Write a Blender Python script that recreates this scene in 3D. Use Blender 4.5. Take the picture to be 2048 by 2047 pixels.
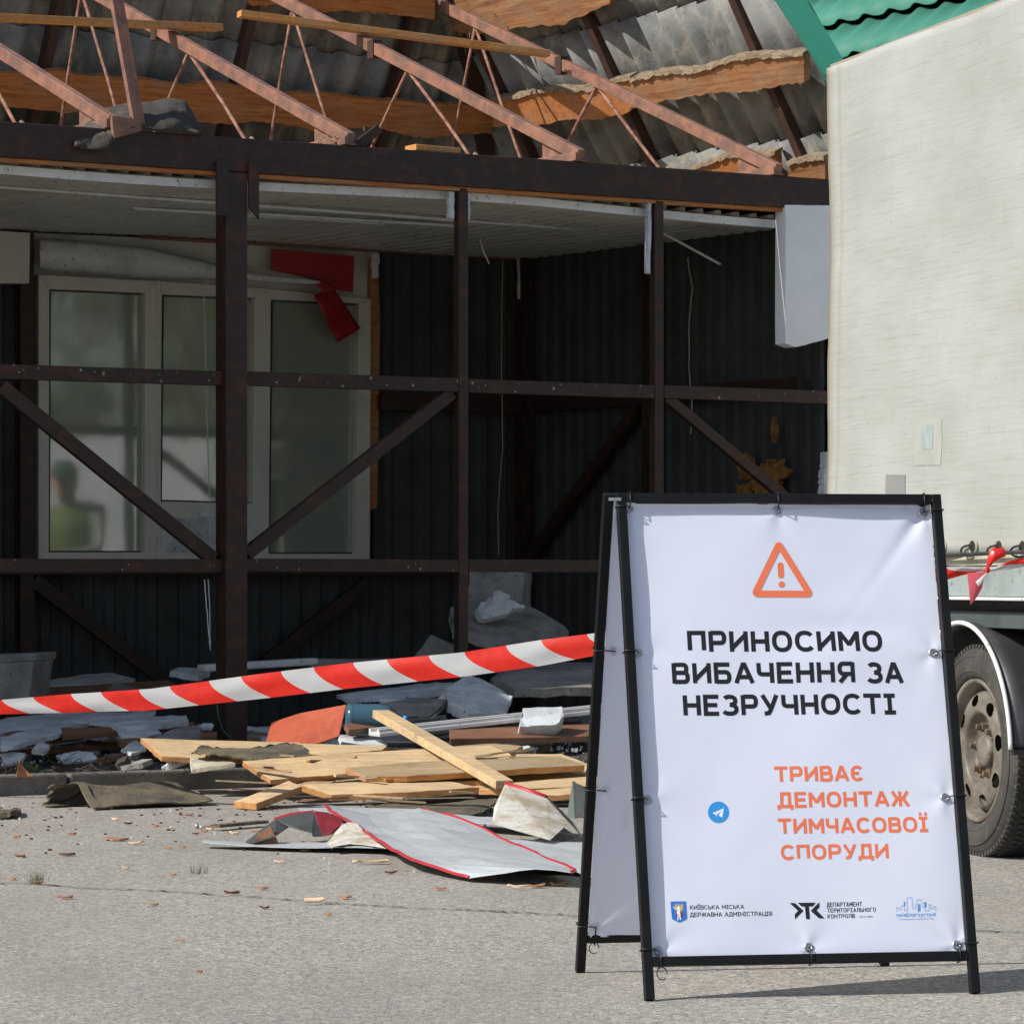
import bpy, bmesh, math, random
from mathutils import Vector, Matrix, noise
random.seed(7)
scene = bpy.context.scene
for o in list(bpy.data.objects): bpy.data.objects.remove(o)
C = scene.collection
PI = math.pi
# ------------------------------------------------------------------ camera, sky, sun, exposure
F = 7400.0; CX = 1024.0; HY = 1150.0; CH = 1.05       # focal length in photo pixels, centre column, horizon row, eye height
cam_d = bpy.data.cameras.new('camera'); cam = bpy.data.objects.new('camera', cam_d); C.objects.link(cam)
cam.location = (0, 0, CH); cam.rotation_euler = (PI/2, 0, 0)
cam_d.sensor_fit = 'HORIZONTAL'; cam_d.sensor_width = 36; cam_d.lens = 36*F/2048
cam_d.shift_y = (HY-1023.5)/2048; cam_d.clip_start = 0.5; cam_d.clip_end = 3000
scene.camera = cam
SUN_EL = math.radians(39.4); SUN_TR = math.radians(24)  # elevation; light travels towards +X turned 24 deg to +Y
w = bpy.data.worlds.new('World'); scene.world = w; w.use_nodes = True
nt = w.node_tree; bg = nt.nodes['Background']
sky = nt.nodes.new('ShaderNodeTexSky'); sky.sky_type = 'NISHITA'; sky.sun_disc = False
sky.sun_elevation = SUN_EL
sx, sy = -math.cos(SUN_TR), -math.sin(SUN_TR)
sky.sun_rotation = math.atan2(sx, sy)
sky.air_density = 1.0; sky.dust_density = 1.2; sky.ozone_density = 1.0
nt.links.new(sky.outputs[0], bg.inputs[0]); bg.inputs[1].default_value = 0.10
sd = bpy.data.lights.new('sun', 'SUN'); sd.energy = 4.4; sd.angle = math.radians(0.53); sd.color = (1.0, 0.95, 0.87)
so = bpy.data.objects.new('sun', sd); C.objects.link(so)
so.rotation_euler = Vector((-sx*math.cos(SUN_EL), -sy*math.cos(SUN_EL), -math.sin(SUN_EL))).to_track_quat('-Z', 'Y').to_euler()
so.location = (-10, -5, 12)
vs = scene.view_settings; vs.view_transform = 'Standard'; vs.look = 'None'; vs.gamma = 1; vs.exposure = 0.25
# ------------------------------------------------------------------ coordinates
V3 = Vector
TH = math.radians(31.8)
BO = V3((-2.596, 18.76, 0)); BU = V3((math.cos(TH), math.sin(TH), 0)); BV = V3((-math.sin(TH), math.cos(TH), 0)); ZZ = V3((0, 0, 1))
def B(u, v, z): return BO+BU*u+BV*v+ZZ*z                  # pavilion frame: along front, inwards, up
CAM = V3((0, 0, CH))
def ray(px, py): return V3(((px-CX)/F, 1.0, (HY-py)/F))
def P(px, py, Y): return CAM+ray(px, py)*Y
def hit(px, py, p0, n):
    d = ray(px, py); return CAM+d*((p0-CAM).dot(n)/d.dot(n))
def G(px, py, z=0.0): return hit(px, py, V3((0, 0, z)), ZZ)
def FV(px, py, v=0.0): return hit(px, py, B(0, v, 0), BV)   # on a plane parallel to the pavilion's front
def FU(px, py, u): return hit(px, py, B(u, 0, 0), BU)
# ------------------------------------------------------------------ materials
def srgb(h):
    f = lambda c: c/12.92 if c <= .04045 else ((c+.055)/1.055)**2.4
    return tuple(f(x/255) for x in h)
class NT:
    def __init__(s, name):
        s.m = bpy.data.materials.new(name); s.m.use_nodes = True; s.t = s.m.node_tree
        s.b = s.t.nodes['Principled BSDF']; s.out = s.t.nodes['Material Output']
        s.tc = s.t.nodes.new('ShaderNodeTexCoord')
    def n(s, k, **kw):
        x = s.t.nodes.new(k)
        for a, b in kw.items(): setattr(x, a, b)
        return x
    def l(s, a, b): s.t.links.new(a, b)
    def coord(s, scale=(1, 1, 1), rot=(0, 0, 0), which='Object', loc=(0, 0, 0)):
        src = s.tc.outputs[which]
        if any(rot):
            r_ = s.n('ShaderNodeMapping'); s.l(src, r_.inputs[0]); r_.inputs['Rotation'].default_value = rot; src = r_.outputs[0]
        m = s.n('ShaderNodeMapping'); s.l(src, m.inputs[0])
        m.inputs['Scale'].default_value = scale; m.inputs['Location'].default_value = loc
        return m.outputs[0]
    def noise(s, co, scale, detail=4, rough=.6, dist=0):
        x = s.n('ShaderNodeTexNoise'); s.l(co, x.inputs['Vector'])
        x.inputs['Scale'].default_value = scale; x.inputs['Detail'].default_value = detail; x.inputs['Roughness'].default_value = rough
        x.inputs['Distortion'].default_value = dist
        return x.outputs['Fac']
    def ramp(s, fac, stops):
        x = s.n('ShaderNodeValToRGB'); s.l(fac, x.inputs[0]); e = x.color_ramp.elements
        while len(e) < len(stops): e.new(.5)
        for i, (p, c) in enumerate(stops):
            e[i].position = p; e[i].color = (*c, 1) if isinstance(c, tuple) else (c, c, c, 1)
        return x.outputs[0]
    def mix(s, fac, a, b, mode='MIX'):
        x = s.n('ShaderNodeMix', data_type='RGBA', blend_type=mode)
        for i, v in ((0, fac), (6, a), (7, b)):
            if hasattr(v, 'links'): s.l(v, x.inputs[i])
            elif isinstance(v, tuple): x.inputs[i].default_value = (*v, 1)
            else: x.inputs[i].default_value = v
        return x.outputs[2]
    def base(s, c):
        if isinstance(c, tuple): s.b.inputs['Base Color'].default_value = (*c, 1)
        else: s.l(c, s.b.inputs['Base Color'])
    def bump(s, h, strength=.3, dist=.01):
        x = s.n('ShaderNodeBump'); s.l(h, x.inputs['Height']); x.inputs['Strength'].default_value = strength; x.inputs['Distance'].default_value = dist
        s.l(x.outputs[0], s.b.inputs['Normal'])
    def rough(s, r): s.b.inputs['Roughness'].default_value = r
def dirty(name, c, c2, rough=.7, scale=6, lo=.45, hi=.7, metal=0, bump=.2, bscale=60, bdist=.004, c3=None, stretch=(1, 1, 1), spec=.5):
    """c with patches of c2 (and small specks of c3)"""
    t = NT(name); co = t.coord(stretch)
    f = t.noise(co, scale, 6, .65)
    col = t.mix(t.ramp(f, [(lo, 0.), (hi, 1.)]), c, c2)
    if c3: col = t.mix(t.ramp(t.noise(co, scale*7, 3, .6), [(.62, 0.), (.70, 1.)]), col, c3)
    t.base(col); t.rough(rough); t.b.inputs['Metallic'].default_value = metal
    t.b.inputs['Specular IOR Level'].default_value = spec
    if bump: t.bump(t.noise(co, bscale, 4), bump, bdist)
    return t.m
def wood(name, c1, c2, c3, rot=(0, 0, 0), ring=(1, 14, 14), rough=.75, dark=None):
    t = NT(name); co = t.coord(ring, rot)
    f = t.noise(co, 3.0, 5, .6, 1.2)
    col = t.ramp(f, [(.25, c1), (.5, c2), (.72, c3)])
    k = t.noise(t.coord((1, 2.2, 2.2), rot, loc=(3, 1, 2)), 2.6, 5, .7)
    col = t.mix(t.ramp(k, [(.54, 0.), (.74, .6)]), col, dark or tuple(x*.35 for x in c1))
    col = t.mix(t.ramp(t.noise(t.coord(), 22, 4, .7), [(.52, 0.), (.75, .45)]), col, tuple(x*.45 for x in c2))
    col = t.mix(t.ramp(t.noise(t.coord((1.5, 60, 60), rot, loc=(7, 1, 2)), 2.2, 4, .7), [(.60, 0.), (.66, .55)]), col, tuple(x*.3 for x in c2))
    col = t.mix(t.ramp(t.noise(t.coord((1, 1, 1), loc=(5, 9, 2)), 3.5, 4, .7), [(.45, 0.), (.75, .45)]), col, (.30, .27, .22))
    t.base(col); t.rough(rough); t.bump(t.noise(co, 18, 4), .35, .004)
    return t.m
MT = {}
# asphalt
t = NT('asphalt'); co = t.coord()
vo = t.n('ShaderNodeTexVoronoi'); t.l(co, vo.inputs['Vector']); vo.inputs['Scale'].default_value = 108
sep = t.n('ShaderNodeSeparateColor'); t.l(vo.outputs['Color'], sep.inputs[0])
stone = t.ramp(sep.outputs[0], [(.0, (.06, .068, .080)), (.22, (.17, .168, .162)), (.5, (.31, .29, .26)), (.8, (.43, .40, .35)), (1., (.66, .62, .55))])
fine = t.ramp(t.noise(co, 190, 3, .7), [(.35, (.13, .125, .118)), (.65, (.42, .39, .345))])
col = t.mix(.36, stone, fine)
col = t.mix(t.ramp(t.noise(co, 1.1, 5, .65), [(.35, 0.), (.7, .30)]), col, (.33, .30, .25))
col = t.mix(t.ramp(t.noise(co, 3.3, 5, .7), [(.55, 0.), (.8, .30)]), col, (.13, .13, .125))
col = t.mix(t.ramp(t.noise(t.coord((1, .35, 1), loc=(4, 2, 0)), .9, 5, .7), [(.48, 0.), (.62, .35)]), col, (.20, .185, .16))
col = t.mix(t.ramp(t.noise(co, 9, 4, .75), [(.60, 0.), (.75, .35)]), col, (.40, .36, .30))
t.base(col); t.rough(.92)
h = t.mix(.5, vo.outputs['Distance'], t.noise(co, 180, 3)); t.bump(h, .7, .005)
MT['asphalt'] = t.m
MT['soil'] = dirty('soil', (.045, .038, .030), (.10, .09, .075), .95, 9, .4, .7, bump=.9, bscale=40, bdist=.03, c3=(.30, .29, .27))
MT['kerb'] = dirty('concrete_kerb', (.13, .12, .105), (.26, .24, .20), .9, 5, .4, .75, bump=.5, bscale=50, c3=(.07, .065, .06))
MT['tar'] = dirty('tar_seam', (.035, .034, .033), (.07, .065, .06), .9, 30)
MT['dust'] = dirty('dry_sand', (.40, .35, .28), (.30, .27, .22), .95, 30)
MT['steel'] = dirty('brown_painted_steel', srgb((47, 30, 23)), srgb((84, 44, 26)), .6, 9, .50, .74, bump=.25, bscale=45, c3=srgb((40, 33, 31)), stretch=(1, 1, 1.6))
MT['chord'] = dirty('red_oxide_primer', srgb((144, 101, 82)), srgb((108, 82, 72)), .6, 9, .40, .60, bump=.3, bscale=60, c3=srgb((122, 62, 40)), stretch=(1, 1, 1))
MT['rod'] = dirty('rusty_rod', srgb((150, 112, 96)), srgb((110, 72, 54)), .8, 20, .4, .6, bump=.5, bscale=70)
MT['rafter'] = dirty('dark_rafter_paint', srgb((60, 40, 34)), srgb((88, 50, 36)), .65, 8, .5, .7, bump=.25)
MT['clad'] = dirty('grey_corrugated_cladding', srgb((70, 72, 70)), srgb((52, 54, 53)), .85, 2.5, .4, .7, bump=.08, bscale=20, c3=srgb((74, 76, 74)))
MT['soffit'] = dirty('ivory_soffit_plastic', srgb((246, 243, 232)), srgb((220, 214, 196)), .45, 2.2, .45, .75, bump=0, c3=srgb((150, 146, 130)))
MT['white'] = dirty('dirty_white_plastic', srgb((215, 217, 216)), srgb((176, 174, 166)), .5, 5, .5, .8, bump=.08, c3=srgb((140, 136, 126)))
MT['upvc'] = dirty('window_plastic', srgb((206, 203, 190)), srgb((178, 172, 158)), .4, 3, .5, .8, bump=0)
MT['foam'] = dirty('polystyrene', srgb((205, 212, 216)), srgb((160, 162, 160)), .9, 7, .42, .72, bump=.7, bscale=120, bdist=.006, c3=srgb((112, 108, 100)))
MT['foamclean'] = dirty('clean_polystyrene', srgb((240, 243, 243)), srgb((224, 228, 228)), .85, 3, .4, .75, bump=.25, bscale=160, bdist=.003)
MT['woodedge'] = wood('orange_sawn_edge', srgb((206, 158, 100)), srgb((188, 134, 80)), srgb((146, 98, 56)), rot=(0, 0, -.08), ring=(.6, 16, 16))
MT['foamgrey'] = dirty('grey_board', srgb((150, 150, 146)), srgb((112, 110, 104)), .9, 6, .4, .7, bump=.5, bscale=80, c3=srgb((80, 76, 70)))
MT['slate'] = None
t = NT('slate_underside'); co = t.coord()
c = t.mix(t.ramp(t.noise(co, 1.6, 6, .65), [(.40, 0.), (.62, 1.)]), srgb((132, 133, 132)), srgb((84, 85, 84)))
c = t.mix(t.ramp(t.noise(t.coord((1, 1, .35)), 5, 5, .7, .4), [(.50, 0.), (.68, .7)]), c, srgb((168, 158, 142)))
c = t.mix(t.ramp(t.noise(co, 26, 4, .7), [(.58, 0.), (.75, .6)]), c, srgb((62, 60, 56)))
t.base(c); t.rough(.92); t.bump(t.noise(co, 45, 4), .4, .006); MT['slate'] = t.m
MT['felt'] = dirty('roofing_felt', srgb((108, 98, 78)), srgb((70, 66, 58)), .95, 7, .4, .65, bump=.8, bscale=70, bdist=.006, c3=srgb((140, 124, 92)))
MT['feltdark'] = dirty('dark_roofing_felt', srgb((62, 58, 54)), srgb((104, 94, 78)), .9, 8, .5, .72, bump=.6, bscale=50, bdist=.01)
MT['wood'] = wood('pale_new_pine', srgb((222, 198, 158)), srgb((208, 178, 134)), srgb((180, 148, 106)), rot=(0, 0, -.08), ring=(.6, 16, 16))
MT['woodgrey'] = wood('weathered_pine', srgb((190, 164, 124)), srgb((164, 142, 108)), srgb((138, 116, 84)), rot=(0, 0, -.08), ring=(.6, 16, 16))
MT['lath'] = wood('orange_pine_lath', srgb((214, 158, 92)), srgb((198, 138, 72)), srgb((170, 108, 52)), rot=(0, 0, -.12), ring=(.6, 16, 16))
MT['purlin'] = wood('orange_waney_purlin', srgb((200, 138, 78)), srgb((180, 112, 58)), srgb((140, 80, 40)), rot=(0, 0, -.555), ring=(.7, 12, 12), rough=.8)
MT['purlinr'] = wood('brown_waney_purlin', srgb((186, 140, 96)), srgb((158, 108, 68)), srgb((120, 76, 46)), rot=(0, 0, -2.126), ring=(.7, 12, 12), rough=.8)
MT['bark'] = dirty('torn_bark', srgb((150, 134, 112)), srgb((112, 94, 74)), .95, 20, .4, .65, bump=1, bscale=60, bdist=.02)
MT['red'] = dirty('red_sheet', srgb((165, 30, 34)), srgb((125, 24, 28)), .45, 6, .45, .7, bump=.1)
MT['redtrim'] = dirty('crimson_sheet_edge', srgb((176, 44, 58)), srgb((140, 40, 48)), .45, 8, .5, .7, bump=.1)
MT['metal'] = dirty('pale_painted_metal', srgb((180, 187, 191)), srgb((162, 166, 164)), .42, 4, .48, .8, bump=.06, bscale=12, c3=srgb((150, 144, 130)))
MT['metalback'] = dirty('dark_sheet_back', srgb((72, 76, 74)), srgb((52, 54, 53)), .55, 5, bump=.1)
MT['metaldirty'] = dirty('soiled_white_metal', srgb((205, 204, 196)), srgb((168, 156, 132)), .6, 7, .42, .62, bump=.2, c3=srgb((120, 104, 82)))
MT['greenmetal'] = dirty('greenish_metal', srgb((126, 138, 126)), srgb((92, 100, 90)), .4, 6, bump=.1)
MT['rustpanel'] = dirty('rust_red_panel', srgb((176, 84, 56)), srgb((150, 70, 50)), .6, 5, .45, .7, bump=.15, c3=srgb((130, 74, 60)))
MT['brownpvc'] = dirty('brown_strip', srgb((130, 92, 70)), srgb((100, 70, 52)), .6, 9)
MT['stone'] = dirty('grey_rubble', srgb((118, 118, 116)), srgb((92, 88, 82)), .95, 9, .4, .7, bump=.9, bscale=40, bdist=.02)
MT['yfoam'] = dirty('yellow_sprayed_foam', srgb((176, 132, 66)), srgb((120, 80, 36)), .95, 14, .4, .65, bump=1, bscale=60, bdist=.02, c3=srgb((86, 54, 24)))
MT['wire'] = dirty('pale_wire', srgb((170, 166, 150)), srgb((140, 134, 116)), .6, 9, bump=0)
MT['darkwire'] = dirty('dark_wire', (.02, .02, .02), (.04, .04, .04), .6, 9, bump=0)
MT['green'] = dirty('teal_green_coating', srgb((70, 130, 113)), srgb((62, 120, 104)), .55, 3, .4, .8, bump=.03, bscale=8, spec=.2)
MT['greentrim'] = dirty('teal_trim', srgb((52, 138, 118)), srgb((46, 128, 108)), .4, 3, .4, .8, bump=.03)
MT['bark_tree'] = dirty('tree_bark', (.10, .08, .06), (.06, .05, .04), .95, 8, bump=.8)
MT['leaf'] = dirty('leaf_green', (.06, .09, .035), (.035, .06, .025), .7, 3, bump=0)
MT['leaf2'] = dirty('leaf_olive', (.10, .10, .04), (.06, .07, .03), .7, 3, bump=0)
# ------------------------------------------------------------------ mesh builder
class MB:
    def __init__(s): s.bm = bmesh.new(); s.uv = None
    def face(s, pts, mi=0, smooth=False):
        f = s.bm.faces.new([s.bm.verts.new(p) for p in pts]); f.material_index = mi; f.smooth = smooth; return f
    def slab(s, pts, ext, mi=0, jag=0, sub=0, mi_side=None):
        """outline pts (world) extruded by the vector ext; sub/jag add a torn, uneven edge"""
        if sub:
            q = []
            for i in range(len(pts)):
                a, b = pts[i], pts[(i+1) % len(pts)]
                for k in range(sub):
                    p = a.lerp(b, k/sub)
                    if k: p = p+V3([random.uniform(-jag, jag) for _ in range(3)])
                    q.append(p)
            pts = q
        bm = s.bm; lo = [bm.verts.new(p) for p in pts]; hi = [bm.verts.new(p+ext) for p in pts]
        n = len(pts)
        bm.faces.new(lo[::-1]).material_index = mi
        bm.faces.new(hi).material_index = mi
        for i in range(n):
            bm.faces.new((lo[i], lo[(i+1) % n], hi[(i+1) % n], hi[i])).material_index = mi if mi_side is None else mi_side
        return s
    def bar(s, a, b, w_, h_, side=None, mi=0):
        ax = (b-a).normalized(); sd_ = (side or ZZ.cross(ax)); sd_ = (sd_-ax*sd_.dot(ax)).normalized(); up = ax.cross(sd_)
        o = sd_*(w_/2); q = up*(h_/2)
        s.slab([a-o-q, a+o-q, a+o+q, a-o+q], b-a, mi); return s
    def box(s, c, ax, ay, az, mi=0):
        s.slab([c-ax-ay-az, c+ax-ay-az, c+ax+ay-az, c-ax+ay-az], az*2, mi); return s
    def tube(s, pts, r, n=8, mi=0, cap=True, closed=False):
        bm = s.bm; rings = []
        m = len(pts); prev = None
        for i, p in enumerate(pts):
            if closed: d = pts[(i+1) % m]-pts[i-1]
            else: d = pts[min(i+1, m-1)]-pts[max(i-1, 0)]
            d.normalize()
            if prev is None: a = d.orthogonal().normalized()
            else: a = (prev-d*prev.dot(d)).normalized()
            prev = a; b = d.cross(a); rr = r[i] if isinstance(r, (list, tuple)) else r
            rings.append([bm.verts.new(p+a*(rr*math.cos(2*PI*k/n))+b*(rr*math.sin(2*PI*k/n))) for k in range(n)])
        R = range(m if closed else m-1)
        for i in R:
            A, Bq = rings[i], rings[(i+1) % m]
            for k in range(n):
                f = bm.faces.new((A[k], A[(k+1) % n], Bq[(k+1) % n], Bq[k])); f.smooth = True; f.material_index = mi
        if cap and not closed:
            bm.faces.new(rings[0][::-1]).material_index = mi; bm.faces.new(rings[-1]).material_index = mi
        return s
    def revolve(s, prof, c, axis, ref, n=48, mi=0, smooth=True, close=False):
        """prof: list of (radius, distance along axis)"""
        axis = axis.normalized(); ref = (ref-axis*ref.dot(axis)).normalized(); q = axis.cross(ref); bm = s.bm; rings = []
        for r, d in prof:
            rings.append([bm.verts.new(c+axis*d+ref*(r*math.cos(2*PI*k/n))+q*(r*math.sin(2*PI*k/n))) for k in range(n)])
        for A, Bq in list(zip(rings, rings[1:]))+([(rings[-1], rings[0])] if close else []):
            for k in range(n):
                f = bm.faces.new((A[k], A[(k+1) % n], Bq[(k+1) % n], Bq[k])); f.smooth = smooth; f.material_index = mi
        return s
    def grid(s, fn, nu, nv, smooth=True, mi=0, uv=False, thick=None):
        """fn(a,b) -> world point, a,b in 0..1; thick: fn(a,b)->offset vector makes a closed sheet"""
        bm = s.bm
        L = bm.loops.layers.uv.verify() if uv else None
        vs_ = [[bm.verts.new(fn(i/nu, j/nv)) for j in range(nv+1)] for i in range(nu+1)]
        def mk(q, uvs, m=mi):
            f = bm.faces.new(q); f.smooth = smooth; f.material_index = m
            if uv:
                for l, c_ in zip(f.loops, uvs): l[L].uv = c_
        for i in range(nu):
            for j in range(nv):
                mk((vs_[i][j], vs_[i+1][j], vs_[i+1][j+1], vs_[i][j+1]), ((i/nu, j/nv), ((i+1)/nu, j/nv), ((i+1)/nu, (j+1)/nv), (i/nu, (j+1)/nv)))
        if thick:
            w2 = [[bm.verts.new(vs_[i][j].co+thick(i/nu, j/nv)) for j in range(nv+1)] for i in range(nu+1)]
            for i in range(nu):
                for j in range(nv):
                    mk((w2[i][j], w2[i][j+1], w2[i+1][j+1], w2[i+1][j]), ((i/nu, j/nv), (i/nu, (j+1)/nv), ((i+1)/nu, (j+1)/nv), ((i+1)/nu, j/nv)))
            for i in range(nu):
                for j in (0, nv):
                    f = bm.faces.new((vs_[i][j], vs_[i+1][j], w2[i+1][j], w2[i][j])); f.material_index = mi
            for j in range(nv):
                for i in (0, nu):
                    f = bm.faces.new((vs_[i][j], vs_[i][j+1], w2[i][j+1], w2[i][j])); f.material_index = mi
        return s
    def done(s, name, mats, parent=None, label=None, cat=None, group=None, kind=None, bevel=0, solid=0, origin=None, fixn=True):
        bm = s.bm
        if fixn: bmesh.ops.recalc_face_normals(bm, faces=bm.faces)
        if parent is not None: org = parent_origin(parent)
        elif origin is not None: org = origin
        else:
            co = [v.co for v in bm.verts]
            org = V3(((min(c.x for c in co)+max(c.x for c in co))/2, (min(c.y for c in co)+max(c.y for c in co))/2, min(c.z for c in co)))
        if kind == 'structure' and origin is None and parent is None: org = V3((0, 0, 0))
        for v in bm.verts: v.co -= org
        me = bpy.data.meshes.new(name); bm.to_mesh(me); bm.free()
        o = bpy.data.objects.new(name, me); C.objects.link(o)
        if not isinstance(mats, (list, tuple)): mats = [mats]
        for m in mats: me.materials.append(MT[m] if isinstance(m, str) else m)
        if parent is not None: o.parent = parent; WORG[o.name] = org
        else: o.location = org; WORG[o.name] = org
        if label: o['label'] = label
        if cat: o['category'] = cat
        if group: o['group'] = group
        if kind: o['kind'] = kind
        if solid:
            md = o.modifiers.new('solid', 'SOLIDIFY'); md.thickness = solid; md.offset = 0
        if bevel:
            md = o.modifiers.new('bevel', 'BEVEL'); md.width = bevel; md.segments = 2; md.limit_method = 'ANGLE'
        return o
WORG = {}
def parent_origin(p): return WORG[p.name]
def thing(name, label, cat, loc, group=None):
    o = bpy.data.objects.new(name, None); C.objects.link(o); o.location = loc; WORG[o.name] = V3(loc); o.empty_display_size = .2
    o['label'] = label; o['category'] = cat
    if group: o['group'] = group
    return o
def fbm(p, s_=1.0, o=4): return noise.fractal(p*s_, 1.0, 2.0, o)
# ------------------------------------------------------------------ ground
m = MB(); m.face([V3((-400, -200, 0)), V3((400, -200, 0)), V3((400, 1500, 0)), V3((-400, 1500, 0))]); m.done('ground', 'asphalt', kind='structure')
KV = -1.07  # kerb face
m = MB()   # raised soil strip and pavilion floor behind the kerb
def plat(a, b):
    u = -7+a*15; v = KV+.14+b*(3.9-KV)
    p = B(u, v, 0); return V3((p.x, p.y, .085+.035*fbm(p, 1.7)+.02*fbm(p, 7)))
m.grid(plat, 220, 75); m.done('pavement', 'soil', kind='structure')
m = MB()
ul = [-7, -5.1, -3.2, -1.35, -.12, .98, 2.2, 3.4, 4.6, 5.8, 7.0, 8]
for a, b in zip(ul, ul[1:]):
    j = random.uniform(-.012, .012); h = .1+random.uniform(-.008, .006)
    m.slab([B(a+.008, KV+j, -.02), B(b-.008, KV+j, -.02), B(b-.008, KV+.15+j, -.02), B(a+.008, KV+.15+j, -.02)], ZZ*(h+.02))
m.done('kerb', 'kerb', kind='structure', bevel=.012)
def crack(pxs, wid, mat, z=.004, name='crack'):
    pts = []
    for (x0, y0), (x1, y1) in zip(pxs, pxs[1:]):
        n = max(2, int(abs(x1-x0)/9))
        for k in range(n): pts.append(G(x0+(x1-x0)*k/n, y0+(y1-y0)*k/n+random.uniform(-1, 1)*.9, z))
    m = MB(); prev = None
    for i, p in enumerate(pts):
        w_ = wid*random.choice((.35, .5, .7, .9, 1.3))*random.uniform(.7, 1.1); a, b = p+V3((0, w_, 0)), p-V3((0, w_, 0))
        if prev: m.face([prev[0], prev[1], b, a])
        prev = (a, b)
    return m.done(name, mat, kind='structure')
crack([(-40, 1764), (60, 1765), (170, 1774), (330, 1780), (500, 1792), (690, 1806), (860, 1815), (1020, 1822), (1200, 1832), (1500, 1846), (2100, 1864)], .011, 'tar')
# ------------------------------------------------------------------ pavilion (the half dismantled market building)
TOPZ, BOTZ, CEZ = 3.345, 3.165, 3.145
pav = thing('market_pavilion', 'half dismantled market pavilion with brown steel frame, stripped trusses and grey slate roof', 'building', B(2, 0, .1))
def part(m, name, mat, **k): return m.done(name, mat, parent=k.pop('parent', pav), **k)
UE = 5.62
m = MB(); m.slab([B(-7, -.05, BOTZ), B(UE-.15, -.05, BOTZ), B(UE-.15, -.05, TOPZ), B(-7, -.05, TOPZ)], BV*.1)
part(m, 'top_beam', 'steel', bevel=.006)
m = MB(); m.slab([B(-7, -.03, BOTZ-.022), B(UE-.4, -.03, BOTZ-.022), B(UE-.4, -.03, BOTZ-.002), B(-7, -.03, BOTZ-.002)], BV*.06)
part(m, 'wooden_batten', 'purlin')
def up_at(px, v=0.0):
    p = FV(px, 1100, v); return (p-BO).dot(BU)
u1, u2, u3 = up_at(463), up_at(922), up_at(1313)
def post(u, wd, v=0, top=BOTZ-.003, z0=.02):
    m = MB(); m.slab([B(u-wd/2, v-wd/2, z0), B(u+wd/2, v-wd/2, z0), B(u+wd/2, v+wd/2, z0), B(u-wd/2, v+wd/2, z0)], ZZ*(top-z0))
    return part(m, 'post', 'steel', bevel=.005)
post(u1, .125); post(u2, .060); post(u3, .060); post(5.35, .10); post(-.9-1.2, .07)
m = MB(); m.slab([B(u1-.125, -.072, 2.93), B(u1-.052, -.072, 2.93), B(u1-.052, -.072, BOTZ+.05), B(u1-.125, -.072, BOTZ+.05)], BV*.012)
m.slab([B(u1+.064, -.074, 2.98), B(u1+.125, -.074, 2.92), B(u1+.125, -.074, BOTZ+.05), B(u1+.064, -.074, BOTZ+.05)], BV*.012)
part(m, 'gusset_plate', 'steel')
for z0, hh in ((2.085, .075), (1.10, .07)):
    for a, b in ((-7, u1-.0645), (u1+.0645, u2-.032), (u2+.032, u3-.032), (u3+.032, 5.298)):
        m = MB(); m.bar(B(a, -.004, z0+random.uniform(-.004, .004)), B(b, -.004, z0+random.uniform(-.004, .004)), .05, hh, side=BV)
        part(m, 'rail', 'steel', bevel=.004)
def brace(pa, pb, v=0.0, w_=.05, mat='steel', th=.045, nm='diagonal_brace'):
    a, b = FV(pa[0], pa[1], v), FV(pb[0], pb[1], v); m = MB(); m.bar(a, b, th, w_, side=BV); part(m, nm, mat, bevel=.004)
brace((0, 772), (426, 1118), .01, .075); brace((492, 1108), (903, 785), .01, .07); brace((1330, 793), (1600, 1020), .01, .06)
# second frame further in, dark behind the first
VB = 3.38
for pa, pb, v in (((66, 1160), (318, 1352), 3.3), ((735, 1165), (530, 1325), 3.3)): brace(pa, pb, v, .09, 'steel')
m = MB(); m.bar(B(up_at(760, 3.3), 3.3, 2.16), B(5.16, 3.3, 2.16), .06, .10, side=BV); part(m, 'rail', 'steel')
m = MB(); m.bar(B(-4, 3.28, 1.09), B(5.16, 3.28, 1.09), .06, .07, side=BV); part(m, 'rail', 'steel')
for px in (50, 1050):
    u = up_at(px, 3.3); m = MB(); m.bar(B(u, 3.31, .05), B(u, 3.31, 3.13), .09, .09, side=BV); part(m, 'post', 'steel')
m = MB(); m.bar(B(5.17, .2, 2.16), B(5.17, 3.2, 2.16), .06, .10, side=BU); part(m, 'rail', 'steel')
m = MB(); m.bar(B(5.17, 1.9, 2.1), B(5.17, 3.25, 1.12), .05, .08, side=BU); part(m, 'diagonal_brace', 'steel')
m = MB(); m.bar(B(5.16, 1.75, .05), B(5.16, 1.75, 3.1), .09, .09, side=BU); part(m, 'post', 'steel')
# cladding: trapezoid profile sheet
def prof(x, wl=.145, d=.022):
    f = (x/wl) % 1
    if f < .38: return 0
    if f < .47: return d*(f-.38)/.09
    if f < .85: return d
    return d*(1-(f-.85)/.15)
def cladding(pa, dirv, length, z0, z1, nrm, name='wall_cladding'):
    m = MB(); xs = []; k = 0
    while k*.145 < length:
        for f in (0, .38, .47, .85): xs.append((k+f)*.145)
        k += 1
    xs = [x for x in xs if x < length]+[length]
    for a, b in zip(xs, xs[1:]):
        A = pa+dirv*a+nrm*prof(a); Bq = pa+dirv*b+nrm*(prof(b-1e-5))
        m.face([V3((A.x, A.y, z0)), V3((Bq.x, Bq.y, z0)), V3((Bq.x, Bq.y, z1)), V3((A.x, A.y, z1))])
    part(m, name, 'clad', fixn=False)
uw0, uw1 = up_at(76, VB), up_at(742, VB)
WZ0, WZ1 = 1.12, 2.93
cladding(B(-7, VB+.06, 0), BU, uw0-.03+7, .05, CEZ, -BV)
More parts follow.
